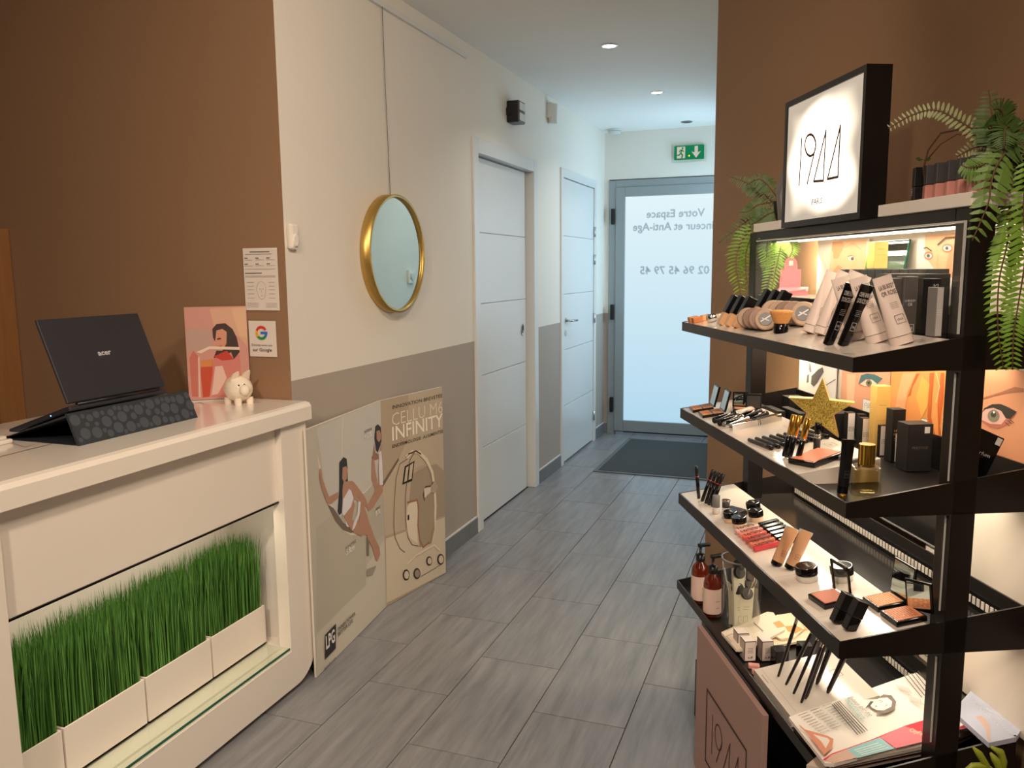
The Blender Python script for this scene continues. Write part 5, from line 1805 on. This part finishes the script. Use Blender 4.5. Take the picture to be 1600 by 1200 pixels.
def jar(label, v, u, r_, h, low='white_matte', name='cream_jar', group=None, k=3):
    t = sthing(name, label, 'jar', T(k, v, u), rot=incl(k), group=group)
    MB().lathe([(r_ * .86, 0), (r_ * .92, .001), (r_ * .92, h * .45)], low, seg=28).build('base', t)
    MB().lathe([(r_, h * .46), (r_, h * .95), (r_ * .95, h)], 'black_gloss', seg=28, cap=True).build('lid', t)
    MB().lathe([(r_ * .95, h), (r_ * .93, h + .0006), (r_ * .88, h + .0002)], 'chrome', seg=28, cap=False).build('lid_rim', t)
    P = Plane((0, 0, h + .0002), (0, -1, 0), (1, 0, 0))
    P.n = Vector((0, 0, 1))
    MB().text('1944', P, 0, -r_ * .1, r_ * .35, (200, 192, 180), width=r_ * .9, align='CENTER', off=.0005).build('lid_mark', t)
for i, (v, u) in enumerate([(.772, 2.07), (.777, 2.02), (.832, 2.045), (.85, 2.11)]):
    jar(['little jar with black lid, far left of the group of four', 'little jar with black lid, nearest of the group of four', 'little jar with black lid, right of the nearest of the four', 'little jar with black lid, farthest back of the four'][i], v, u, .0195, .030, 'skin_cream', 'powder_jar', 'little jars on the third tray')
GC = [('clear_pink', (234, 186, 178)), ('salmon', (226, 150, 134)), ('coral', (232, 108, 92)), ('rosewood', (176, 84, 76)), ('apricot', (220, 134, 100)), ('red', (204, 48, 62))]
GN = ['pale pink', 'salmon', 'coral', 'rosewood', 'apricot', 'bright red']
for i in range(6):
    u = 1.972 - i * .026
    a, b = T(3, .745 - i * .0005, u), T(3, .868, u + .018)
    t = lying('lip_gloss', GN[i] + ' lip gloss with black cap lying in the row on the third tray', a, b, .0078, [(0, .56, 'gloss_shell', 'clear_shell', 1), (.02, .54, GC[i][1], 'gloss_colour', .72), (.565, 1, 'black_gloss', 'cap', .95)], 'lip gloss', 'lip glosses lying in a row', sq=True)
    P = Plane((.0079, -.006, .006), (0, 0, 1), (0, 1, 0))
    P.n = Vector((1, 0, 0))
    m_ = MB()
    m_.stroke(P, [(.004, 0), (.004, .012)], .0026, (24, 12, 12)); m_.stroke(P, [(.014 + .004 * math.cos(q * PI / 5), .008 + .004 * math.sin(q * PI / 5)) for q in range(10)], .0024, (24, 12, 12), closed=True)
    m_.stroke(P, [(.018, .007), (.013, 0)], .0024, (24, 12, 12))
    for x in (.022, .036): m_.stroke(P, [(x + .011, .012), (x, 0), (x + .010, 0)], .0024, (24, 12, 12), closed=True)
    m_.build('numerals', t)
for i, (v, u) in enumerate([(.760, 1.745), (.778, 1.712)]):
    b = T(3, v, u, .001)
    cosmetic_tube('foundation_tube', ['left', 'right'][i] + ' tan see-through tube with black cap standing by the lip glosses', b, b + Vector((.036, 0, .088)), .0135, .034, 'tan_tube', 'black_gloss', None, 'tan tubes on the third tray', .01, True, (150, 96, 66), 'acrylic_edge')
jar('cream jar with black numbered lid, front one of the pair on the third tray', .788, 1.643, .024, .033, 'white_matte', 'cream_jar', 'cream jars on the third tray')
jar('cream jar with black numbered lid, back one of the pair on the third tray', .852, 1.612, .024, .033, 'white_matte', 'cream_jar', 'cream jars on the third tray')
t = blush('open rose blush compact beside the black blocks on the third tray', T(3, .783, 1.528), 3, .062, .062, (206, 124, 100), .1)
MB().box(-.004, 0, -.031, -.027, .01, .075, 'black_gloss', tr(.031, 0, 0)).box(-.004, 0, .027, .031, .01, .075, 'black_gloss', tr(.031, 0, 0)).box(-.004, 0, -.031, .031, .07, .075, 'black_gloss', tr(.031, 0, 0)).build('lid_frame', t)
MB().box(.0285, .0293, -.027, .027, .01, .07, 'clear_glass').build('lid_window', t)
for i, (v, u) in enumerate([(.750, 1.437), (.757, 1.402)]):
    b = T(3, v, u, .001)
    t = sthing('black_block', ['left', 'right'][i] + ' one of two black blocks leaning at the near end of the third tray', 'make-up stick', b, b + Vector((.024, 0, .058)), group='black blocks on the third tray')
    MB().box(-.0105, .0105, -.010, .010, 0, .028, 'black_gloss', bev=.0015).build('base', t)
    MB().box(-.0112, .0112, -.0107, .0107, .0285, .062, 'black_plastic', bev=.0015).build('cap', t)
for i, (v, u, lab) in enumerate([(.868, 1.472, 'embossed bronzing powder in an open mirrored compact, farther of the two'), (.868, 1.405, 'embossed bronzing powder in an open mirrored compact, nearer of the two')]):
    t = blush(lab, T(3, v, u), 3, .062, .056, [(214, 146, 92), (210, 132, 92)][i], .03, n='bronzer_compact', streak=(168, 100, 62))
    H_ = .072
    if i == 0:
        m_ = MB().box(0, .004, -.036, .036, 0, H_, 'black_gloss', tr(.033, 0, .008) @ roty(.25), bev=.001); m_.build('lid', t)
        MB().box(-.0008, 0, -.032, .032, .004, H_ - .004, 'mirror', tr(.033, 0, .008) @ roty(.25)).build('lid_mirror', t)
    else:
        m_ = MB().box(0, .005, -.026, .026, 0, .06, 'black_gloss', tr(.033, 0, .008) @ rotz(.5) @ roty(.05), bev=.001); m_.build('lid', t)
        MB().box(-.0008, 0, -.022, .022, .004, .056, 'mirror', tr(.033, 0, .008) @ rotz(.5) @ roty(.05)).build('lid_mirror', t)

# ------------------------------------------------------------------ tray 4 products
zb4 = .4325
def pump_bottle(label, v, u):
    t = thing('pump_bottle', label, 'bottle', (v, u, zb4), rotz(R.uniform(-.3, .3)), S, 'amber pump bottles')
    MB().lathe([(.022, 0), (.0255, .003), (.0255, .095), (.022, .112), (.012, .124), (.011, .130)], 'amber', seg=28).build('glass_body', t)
    MB().lathe([(.0258, .012), (.0258, .085)], 'label_pink', seg=28, cap=False).build('label', t)
    MB().lathe([(.0135, .128), (.0135, .148), (.008, .150), (.004, .151), (.004, .172)], 'black_plastic', seg=18).build('pump_collar', t)
    MB().box(-.030, .008, -.006, .006, .170, .180, 'black_plastic', rotz(PI) @ rotz(0), bev=.002).build('pump_head', t)
    MB().rect(Plane((-.008, -.0264, .05), (1, 0, 0), (0, 0, 1)), 0, 0, .016, .0012, (120, 96, 90)).rect(Plane((-.008, -.0264, .05), (1, 0, 0), (0, 0, 1)), .002, -.02, .014, -.0188, (120, 96, 90)).build('label_print', t)
pump_bottle('amber pump bottle nearest the glass vase on the lowest tray', .757, 2.165)
pump_bottle('amber pump bottle farthest left on the lowest tray', .752, 2.262)
vz = thing('glass_vase', 'clear glass cylinder full of cream sample tubes with dark caps', 'vase', (.805, 2.068, zb4), None, S)
MB().lathe([(.001, 0), (.047, 0), (.051, .008), (.056, .205), (.0535, .205), (.049, .012), (.001, .012)], 'clear_glass', seg=40, cap=False).build('glass_wall', vz)
MB().lathe([(.0555, .203), (.0565, .2055), (.053, .206)], 'acrylic_edge', seg=40, cap=False).build('rim', vz)
samp = [(-.018, -.028, 20, .0, .165, .0, 1), (.010, -.026, 5, .1, .105, .3, 1), (-.024, .0, -10, .0, .12, -.2, 1), (.024, -.004, 15, .15, .13, .5, 1), (.0, .016, 0, -.1, .185, .1, 1), (.022, .02, 25, .12, .15, -.4, 1), (-.012, .026, -20, -.1, .14, .2, 1)]
for i, (x, y, rz_, lean, h, tw, _) in enumerate(samp):
    t = thing('sample_tube', ['front left', 'front middle', 'back left', 'front right', 'tallest, middle', 'back right', 'rearmost'][i] + ' cream sample tube with dark cap inside the glass cylinder', 'sample tube', Vector((.805 + x * .55, 2.068 + y * .55, zb4 + .014)), rotz(math.radians(rz_)) @ roty(lean * .6) @ rotx(-.06 if y < 0 else .05), S, 'sample tubes in the glass cylinder')
    MB().box(-.019, .019, -.0035, .0035, 0, h - .022, 'paper_cream', bev=.001).build('sachet', t)
    MB().lathe([(.0155, -.006), (.0165, -.004), (.0165, .004), (.0155, .006)], 'cap_brown', tr(0, -.004, h - .012) @ rotx(PI / 2 - .35), seg=22).build('cap', t)
    P = Plane((0, -.0037, 0), (1, 0, 0), (0, 0, 1))
    MB().rect(P, -.009, .055, .009, .0562, (150, 136, 120)).rect(P, -.007, .048, .007, .049, (150, 136, 120)).stroke(P, [(-.006, .012), (.006, .012), (.006, .03), (-.006, .03)], .0008, (140, 126, 112), closed=True).build('print', t)
def slab(name, label, cat, pts, z, th, key, group=None, top=None):
    q = [SZ(a, b, z) for a, b in pts]
    if (q[1] - q[0]).cross(q[2] - q[1]).z < 0: q = q[::-1]
    c = sum(q, Vector()) / len(q)
    t = thing(name, label, cat, (c.x, c.y, z - th), None, S, group)
    loc = [(p.x - c.x, p.y - c.y, 0) for p in q]
    MB().prism(loc, (0, 0, th), key).build('pages' if cat == 'magazine' else 'body', t)
    return t, c
class ZPrint:
    def __init__(s, t, c, z, th, conv=lambda x, y: (x, y)):
        s.c, s.z, s.th, s.conv, s.k, s.mb = c, z, th, conv, 2, MB()
    def pts(s, pts):
        o_ = []
        for p in pts:
            h_ = SZ(*s.conv(*p), s.z)
            o_.append((h_.x - s.c.x, h_.y - s.c.y, s.th + .00012 * s.k))
        return o_
    def poly(s, pts, key):
        s.k += 1
        s.mb.poly(s.pts(pts), key)
    def line(s, pts, w, key):
        s.k += 1
        q = s.pts(pts)
        P = Plane((0, 0, q[0][2]), (1, 0, 0), (0, 1, 0))
        s.mb.stroke(P, [(a, b) for a, b, _ in q], w, key, 0)
    def text(s, txt, a, b, h, key, bold=0):
        s.k += 1
        q = s.pts([a, b])
        e_ = Vector((q[1][0] - q[0][0], q[1][1] - q[0][1], 0))
        P = Plane(q[0], e_, Vector((0, 0, 1)).cross(e_))
        s.mb.text(txt, P, 0, 0, h, key, width=e_.length, off=0, bold=bold)
c8 = lambda x, y: (1080 + x / 6.154, 930 + y / 6.154)
for i, (pts, z, key, lab) in enumerate([
        ([(860, 190), (960, 175), (1150, 350), (1120, 430), (800, 480), (700, 400)], .446, (232, 208, 180), 'bottom cream paper pouch with orange print, lowest tray'),
        ([(820, 190), (960, 170), (1090, 320), (1000, 400), (860, 420), (700, 330)], .453, (236, 212, 182), 'middle cream paper pouch with orange print, lowest tray'),
        ([(290, 355), (730, 158), (790, 165), (900, 330), (560, 520), (430, 520)], .460, (228, 212, 192), 'top pale paper pouch with an orange square, lowest tray')]):
    t, c = slab('paper_pouch', lab, 'pouch', [c8(*p) for p in pts], z, .0065, key, 'paper pouches on the lowest tray')
    zp = ZPrint(t, c, z, .0065, c8)
    if i == 2:
        zp.poly([(785, 265), (850, 245), (905, 300), (830, 318)], (226, 150, 92))
        zp.line([(345, 340), (600, 225)], .004, (196, 184, 166))
        for y0 in (0, 14): zp.line([(600, 265 + y0), (690, 345 + y0)], .003 if y0 == 0 else .0012, (96, 84, 78))
        for q_ in range(4): zp.line([(575 - q_ * 14, 275 + q_ * 8), (650 - q_ * 14, 345 + q_ * 8)], .001, (170, 156, 144))
        zp.line([(340, 400), (390, 375), (430, 400)], .001, (96, 84, 78)); zp.line([(340, 400), (385, 455)], .001, (96, 84, 78))
    elif i == 1:
        zp.poly([(900, 300), (1000, 290), (1080, 330), (1000, 370), (930, 350)], (228, 148, 86))
    else:
        zp.poly([(960, 300), (1060, 280), (1130, 340), (1050, 350)], (230, 156, 100))
    if zp.mb.v: zp.mb.build('pouch_print', t)
for i, (px, py, uo) in enumerate([(1161, 1018, .0), (1172, 1031, 0), (1199, 1031, 0)]):
    b = SZ(px, py, .437)
    t = carton('white_carton', ['small white carton standing behind the two others on the lowest tray', 'small white carton with a printed front, left of the front pair', 'small white carton with a printed front, right of the front pair'][i], 'box', b.x, b.y, zb4 + .001, .030, .034, .052, (60, 44, 40), (226, 210, 200), lines=[(.022 + q_ * .004, .014) for q_ in range(4)], tk=(130, 116, 110), group='small white cartons on the lowest tray')
    MB().box(-.0138, .0138, .0015, .0325, .0521, .0526, (232, 218, 208)).build('lid_face', t)
    MB().box(-.0152, -.0149, .0015, .0325, .0015, .0505, (196, 178, 168)).build('side_face', t)
    P = Plane((-.015, 0, 0), (1, 0, 0), (0, 0, 1))
    MB().text('n.8', P, .015, .007, .006, (50, 40, 38), width=.012, align='CENTER', off=.0008, bold=.02).build('number', t)
for i, (px, py, w) in enumerate([(1222, 1040, .034), (1262, 1032, .03)]):
    b = SZ(px, py, .437)
    t = carton('black_cup', ['open black box beside the small white cartons', 'dark box behind the brush handles on the lowest tray'][i], 'box', b.x, b.y, zb4 + .001, w, .036, .04, 'black_gloss', (40, 38, 40))
for i, (px, py) in enumerate([(1178, 1037), (1184, 1046)]):
    b = SZ(px, py, .444)
    t = thing('pink_powder', ['farther', 'nearer'][i] + ' of two small pink powder pans before the white cartons', 'powder pan', (b.x, b.y, zb4), rotz(-.3), S, 'pink powder pans')
    MB().box(-.014, .014, -.008, .008, 0, .011, (206, 146, 136), bev=.003).build('powder', t)
    MB().box(-.015, .015, -.009, .009, 0, .003, 'clear_glass').build('dish', t)
# make-up brushes standing in the insert
BR = [((1216, 1057), (1247, 962)), ((1228, 1070), (1270, 985)), ((1240, 1084), (1283, 985)), ((1252, 1098), (1290, 992)), ((1258, 1092), (1296, 985)), ((1276, 1069), (1300, 1005)), ((1293, 1083), (1322, 1020))]
for i, (a, b) in enumerate(BR):
    p0 = onp_ = None
    h0 = hit(a[0], a[1], (-TR[4][1], 0, 1), TR[4][0] - .001 - TR[4][1] * VF, S)
    h1 = SU(b[0], b[1], h0.y - .0)
    d_ = (h1 - h0)
    h1 = h0 + d_.normalized() * .20
    fat = i >= 4
    t = sthing('makeup_brush', 'long dark brush handle standing in the lowest tray, %s from the left' % ORD[i], 'brush', h0, h1, group='brush handles standing in the lowest tray')
    MB().lathe([(.0028, 0), (.0032 if not fat else .0052, .01), (.0042 if not fat else .0066, .10), (.0036, .135)], 'brush_black', seg=14).build('handle', t)
    MB().lathe([(.0037, .135), (.0046, .165)], 'chrome', seg=14).build('ferrule', t)
    MB().lathe([(.0044, .165), (.0075, .182), (.004, .198), (0, .2)], 'bristle', seg=14).build('bristles', t)
# magazines
c9 = lambda x, y: (1200 + x / 4, 1020 + y / 4)
MG = [([(240, 700), (420, 740), (1080, 600), (1370, 470), (1290, 400), (960, 110)], .455, (206, 190, 176)),
      ([(160, 440), (400, 722), (1060, 590), (1365, 462), (1290, 395), (970, 115)], .463, (150, 60, 80)),
      ([(150, 420), (400, 715), (1060, 578), (1360, 455), (1280, 390), (975, 112)], .471, (214, 200, 186)),
      ([(135, 405), (395, 705), (1050, 565), (1350, 448), (1270, 385), (960, 108)], .479, (198, 186, 176))]
for i, (pts, z, key) in enumerate(MG):
    t, c = slab('magazine', ['lowest', 'second lowest', 'third lowest', 'fourth lowest'][i] + ' magazine in the stack on the lowest tray', 'magazine', [c9(*p) for p in pts], z, .0072, key, 'magazines stacked on the lowest tray')
top = [(130, 400), (350, 685), (400, 695), (1340, 430), (1360, 445), (1265, 375), (1050, 165), (975, 110), (920, 125)]
t, c = slab('magazine', 'top magazine with a red band and a drawn face, on the stack', 'magazine', [c9(*p) for p in [(130, 400), (355, 688), (410, 692), (1350, 440), (1265, 372), (1045, 165), (975, 110), (925, 125)]], .487, .0072, (232, 224, 214), 'magazines stacked on the lowest tray')
zp = ZPrint(t, c, .487, .0072, c9)
zp.poly([(340, 670), (405, 690), (1345, 440), (1270, 378), (1200, 340), (1030, 405), (860, 455), (640, 545), (400, 630)], (206, 40, 62))
zp.poly([(395, 640), (500, 600), (560, 655), (420, 690), (350, 680)], (206, 170, 150))
zp.poly([(490, 605), (700, 530), (790, 600), (560, 660)], (140, 188, 194))
for q_ in range(4): zp.line([(540 + q_ * 14, 610 + q_ * 10), (690 + q_ * 20, 565 + q_ * 10)], .002, (206, 224, 222))
zp.poly([(700, 530), (850, 460), (960, 500), (960, 560), (800, 600)], (222, 110, 122))
zp.text('CityForme', (880, 492), (1010, 540), .015, (238, 200, 150), .01)
zp.poly([(1190, 385), (1290, 400), (1240, 448), (1190, 470)], (232, 224, 214))
zp.poly([(1260, 395), (1290, 390), (1360, 448), (1330, 455)], (96, 92, 88))
for q_ in range(9):
    for s0 in (0, 1, 2): zp.line([(190 + s0 * 75 + q_ * 17, 395 - s0 * 28 + q_ * 15), (245 + s0 * 75 + q_ * 17, 375 - s0 * 28 + q_ * 15)], .0016, (160, 150, 144))
for q_ in range(5): zp.line([(400 + q_ * 11, 335 - q_ * 5), (560 + q_ * 15, 525 - q_ * 6)], .0022, (70, 62, 58))
zp.text('Épilation laser duo', (497, 292), (632, 410), .012, (80, 74, 70))
zp.text('révolutionnaire', (470, 300), (580, 430), .017, (120, 172, 176), .01)
zp.poly([(690, 295), (720, 275), (770, 280), (800, 320), (790, 370), (740, 395), (680, 395), (675, 385), (720, 375), (770, 350), (775, 320), (745, 295), (700, 300)], (120, 108, 102))
zp.poly([(690, 300), (745, 295), (775, 320), (770, 352), (725, 375), (680, 375), (645, 355), (640, 335)], (234, 226, 216))
zp.poly([(606, 365), (640, 318), (660, 320), (640, 345)], (70, 62, 58))
zp.line([(688, 318), (705, 312), (715, 322), (700, 328)], .0012, (110, 96, 90)); zp.line([(735, 335), (745, 345), (730, 352)], .0012, (110, 96, 90)); zp.line([(665, 345), (680, 350), (670, 356)], .0014, (110, 96, 90))
for s0 in range(2):
    for q_ in range(8): zp.line([(800 + s0 * 75 + q_ * 10, 215 + s0 * 75 + q_ * 3), (830 + s0 * 75 + q_ * 10, 255 + s0 * 75 + q_ * 3)], .0012, (160, 150, 144))
for q_ in range(6): zp.line([(850 + q_ * 22, 165 - q_ * 7), (960 + q_ * 16, 300 - q_ * 12)], .0022, (80, 72, 68))
zp.poly([(188, 470), (230, 505), (285, 520), (370, 545), (408, 565), (400, 620), (350, 665), (300, 600), (255, 540), (200, 490)], (214, 140, 110))
zp.poly([(280, 535), (370, 560), (385, 575), (360, 625), (330, 580)], (228, 216, 204))
zp.mb.build('cover_print', t)
c10 = lambda x, y: (1440 + x / 5, 960 + y / 5)
t, c = slab('blue_booklet', 'pale blue booklet with faint white lettering at the right end of the lowest tray', 'booklet', [c10(*p) for p in [(400, 580), (775, 905), (740, 958), (525, 1003), (300, 800), (300, 690)]], .524, .010, (178, 184, 204))
zp = ZPrint(t, c, .524, .010, c10)
zp.text('MASSAGES', (485, 735), (620, 830), .010, (214, 216, 226)); zp.text('SOINS DU CORPS', (380, 680), (670, 935), .010, (204, 208, 220))
zp.poly([(420, 800), (470, 790), (530, 860), (540, 990), (520, 1000), (500, 900), (450, 830)], (196, 168, 156))
zp.mb.build('cover_print', t)

# nail polishes on the top shelf
for i, px in enumerate((1434, 1452, 1468, 1486, 1503, 1521)):
    u = SV(px, 300, .955).y
    t = thing('nail_polish', ('black-labelled bottle at the left end of the nail polish row' if i == 0 else '%s pink nail polish from the left on the top shelf' % ORD[i - 1]), 'nail polish', (.955, u, 1.5475), rotz(-.3), S, 'nail polishes on the top shelf')
    MB().box(-.0105, .0105, -.0105, .0105, 0, .030, 'black_plastic' if i == 0 else 'nail_pink', bev=.003).build('glass_body', t)
    MB().box(-.0095, .0095, -.0095, .0095, .0305, .068, 'dark_grey' if i else 'black_plastic', bev=.0015).build('cap', t)
    if i == 0:
        P = Plane((-.0107, .0085, 0), (0, -1, 0), (0, 0, 1))
        MB().stroke(P, [(.003, .014), (.014, .014), (.014, .026), (.003, .026)], .0012, (200, 196, 190), closed=True).rect(P, .006, .017, .011, .023, (200, 196, 190)).build('label_mark', t)

# ------------------------------------------------------------------ ferns
def frond(parent, pts, leaf, n, key, name='frond', droop=.25, wide=.26, lobed=False, stem='fern_stem', taper=(.35, 1, .25), nrm=None):
    """pts: 3D polyline of the rachis in stand coordinates"""
    pts = [Vector(p) for p in pts]
    # resample (Catmull-Rom)
    q = [pts[0] * 2 - pts[1]] + pts + [pts[-1] * 2 - pts[-2]]
    cur = []
    for i in range(1, len(q) - 2):
        for s_ in range(8):
            t = s_ / 8
            a, b, c, d = q[i - 1], q[i], q[i + 1], q[i + 2]
            cur.append(.5 * ((2 * b) + (c - a) * t + (2 * a - 5 * b + 4 * c - d) * t * t + (3 * b - a - 3 * c + d) * t ** 3))
    cur.append(pts[-1])
    m_ = MB()
    N = len(cur)
    m_.tube(cur[::2] + ([cur[-1]] if (N - 1) % 2 else []), [.0016 * (1 - .7 * i / (len(cur[::2]) + 1)) + .0004 for i in range(len(cur[::2] + ([cur[-1]] if (N - 1) % 2 else [])))], stem, seg=5)
    face = Vector(nrm) if nrm else Vector((-.35, -1, .25))
    vs, fs = [], []
    for k in range(n):
        f = (k + .5) / n
        x = f * (N - 1)
        i = min(int(x), N - 2)
        p = cur[i].lerp(cur[i + 1], x - i)
        tg = (cur[min(i + 1, N - 1)] - cur[max(i - 1, 0)]).normalized()
        sd = tg.cross(face).normalized()
        L = leaf * (taper[0] + (taper[1] - taper[0]) * min(1, f / .3) if f < .3 else taper[1] + (taper[2] - taper[1]) * ((f - .3) / .7) ** 1.6)
        up_ = sd.cross(tg).normalized()
        for sg_ in (1, -1):
            j = R.uniform(.88, 1.1)
            d = (sd * sg_ + tg * .22 + up_ * R.uniform(-.18, .12)).normalized()
            w = L * wide * j
            b0 = len(vs)
            LL = L * j
            dr = Vector((0, 0, -1)) * LL * droop
            vs += [p + tg * w * .15, p - tg * w * .15, p + d * LL * .35 + tg * w * .55 + dr * .08 + up_ * w * .1, p + d * LL * .35 - tg * w * .45 + dr * .08 + up_ * w * .1, p + d * LL * .75 + tg * w * .45 + dr * .5, p + d * LL * .75 - tg * w * .3 + dr * .5, p + d * LL + dr]
            fs += [(b0, b0 + 1, b0 + 3, b0 + 2), (b0 + 2, b0 + 3, b0 + 5, b0 + 4), (b0 + 4, b0 + 5, b0 + 6)]
    m_.add(vs, fs, key)
    return m_.build(name, parent)


def fern_thing(label, cat, pot, potu):
    t = thing('potted_fern', label, 'fern', (0, 0, 0), None, S)
    MB().lathe([(.035, 0), (.048, .06), (.05, .065), (.044, .066), (.043, .055), (.0, .054)], 'black_plastic', tr(*pot), seg=24, cap=False).build('pot', t)
    return t


lf = fern_thing('trailing fern hanging from the far left end of the stand', 'fern', (1.02, 2.40 - .06, 1.5475), 0)
def PX(pts, u0, u1=None):
    u1 = u0 if u1 is None else u1
    n = len(pts)
    return [SU(a, b, u0 + (u1 - u0) * i / max(1, n - 1)) for i, (a, b) in enumerate(pts)]
base_l = [(1225, 325), (1205, 320)]
frond(lf, PX([(1215, 340), (1185, 350), (1160, 375), (1150, 410), (1155, 445), (1162, 480)], 2.40, 2.44), .040, 34, 'fern_bright', wide=.20)
frond(lf, PX([(1215, 335), (1190, 345), (1168, 385), (1166, 425), (1176, 478)], 2.38, 2.42), .034, 30, 'fern_bright', wide=.2)
frond(lf, PX([(1215, 330), (1185, 335), (1150, 358), (1123, 380)], 2.40, 2.46), .032, 24, 'fern_dark', wide=.22)
frond(lf, PX([(1210, 320), (1185, 295), (1165, 285), (1140, 276)], 2.38, 2.44), .034, 26, 'fern_dark', wide=.17)
frond(lf, PX([(1215, 310), (1200, 290), (1185, 280), (1165, 290)], 2.36, 2.40), .034, 26, 'fern_dark', wide=.17)
frond(lf, PX([(1212, 315), (1185, 320), (1170, 330), (1155, 332)], 2.37, 2.41), .034, 26, 'fern_dark', wide=.17)
frond(lf, PX([(1215, 330), (1200, 335), (1185, 345), (1172, 352)], 2.36, 2.39), .034, 26, 'fern_dark', wide=.17)
frond(lf, PX([(1220, 345), (1208, 375), (1210, 410), (1200, 445), (1193, 478)], 2.30, 2.28), .034, 30, 'fern_bright', wide=.22)
frond(lf, PX([(1225, 350), (1222, 375), (1216, 405), (1206, 450)], 2.27, 2.25), .030, 26, 'fern_bright', wide=.22)
frond(lf, PX([(1210, 350), (1200, 375), (1198, 405), (1195, 425)], 2.30, 2.30), .03, 20, 'fern_bright', wide=.22)
frond(lf, PX([(1222, 355), (1232, 370), (1238, 388), (1234, 402)], 2.25, 2.23), .03, 20, 'fern_bright', wide=.24)
rf = fern_thing('large fern cascading over the near post of the stand', 'fern', (1.045, 1.42, 1.5475), 0)
frond(rf, PX([(1575, 235), (1540, 215), (1500, 190), (1462, 172), (1425, 180), (1388, 201)], 1.42, 1.50), .021, 30, 'fern_pale', wide=.30, lobed=True, droop=-.05, taper=(1.1, 1, .35))
frond(rf, PX([(1558, 225), (1552, 205), (1549, 175), (1545, 142)], 1.42, 1.44), .038, 15, 'fern_dark', wide=.2, droop=.02, taper=(1, 1, .25))
frond(rf, PX([(1570, 240), (1556, 262), (1548, 290), (1545, 315), (1533, 345), (1519, 376)], 1.34, 1.32), .034, 12, 'fern_dimmed', wide=.36, taper=(.8, 1, .35))
frond(rf, PX([(1580, 290), (1578, 350), (1572, 390), (1561, 440), (1559, 510), (1568, 577)], 1.36, 1.33), .029, 36, 'fern_bright', wide=.30, taper=(.5, 1, .45))
frond(rf, PX([(1606, 250), (1600, 320), (1602, 400), (1592, 470), (1584, 520), (1582, 578)], 1.34, 1.32), .032, 38, 'fern_bright', wide=.30, taper=(.6, 1, .4))
frond(rf, PX([(1590, 240), (1582, 300), (1574, 340), (1566, 372)], 1.37, 1.36), .030, 24, 'fern_dark', wide=.2)
frond(rf, PX([(1555, 215), (1545, 225), (1520, 232), (1495, 245)], 1.42, 1.48), .03, 14, 'fern_pale', wide=.22)
frond(rf, PX([(1565, 225), (1540, 255), (1515, 262), (1503, 258)], 1.38, 1.40), .030, 16, 'fern_dimmed', wide=.24)
for i in range(26):
    x0, y0 = 1585 + R.uniform(-15, 20), 215 + R.uniform(-20, 25)
    x1, y1 = 1568 + R.uniform(-26, 48), R.uniform(160, 335)
    u_ = R.uniform(1.36, 1.46)
    frond(rf, PX([(x0, y0), ((x0 + x1) / 2 + R.uniform(-8, 8), min(y0, y1) + abs(y1 - y0) * .3 - 6), (x1, y1)], u_, u_ + R.uniform(-.03, .03)), R.uniform(.024, .036), 20, 'fern_dark', wide=.19)
MB().tube(PX([(1446, 306), (1443, 262), (1450, 235), (1470, 208), (1500, 202), (1540, 210), (1575, 235)], 1.58, 1.44), .0018, 'fern_stem', seg=6).build('stem', rf)
MB().tube(PX([(1450, 248), (1470, 225), (1495, 210), (1540, 212)], 1.56, 1.45), .0013, 'terracotta', seg=6).build('stem', rf)
for i, (x, y) in enumerate(((1443, 250), (1444, 268), (1442, 285))):
    for s_ in (-1, 1): MB().prism(PX([(x, y), (x + s_ * 8, y - 5), (x + s_ * 12, y - 2), (x + s_ * 7, y + 2)], 1.58), (0, .001, 0), 'fern_dark').build('leaflet', rf)
# low plant at the bottom right corner
ps_ = thing('succulent', 'yellow-green fleshy potted plant at the bottom right corner, in front of the stand', 'plant', (0, 0, 0), None, S)
MB().lathe([(.05, 0), (.055, .02), (.05, .48), (.052, .50), (.046, .50), (.0, .49)], 'terracotta', tr(.80, 1.14, 0), seg=20, cap=False).build('pot', ps_)
for pts, w_ in (([(1548, 1215), (1541, 1195), (1530, 1178), (1521, 1168)], .0075), ([(1566, 1215), (1568, 1190), (1563, 1175), (1548, 1167)], .008), ([(1560, 1215), (1562, 1200), (1556, 1188), (1548, 1177)], .0085), ([(1560, 1212), (1540, 1196), (1520, 1197), (1506, 1204)], .007)):
    MB().tube(PX(pts, 1.14), [w_ * .5, w_ * .7, w_ * .75, w_ * .25], 'succulent_green', seg=10).build('leaf', ps_)
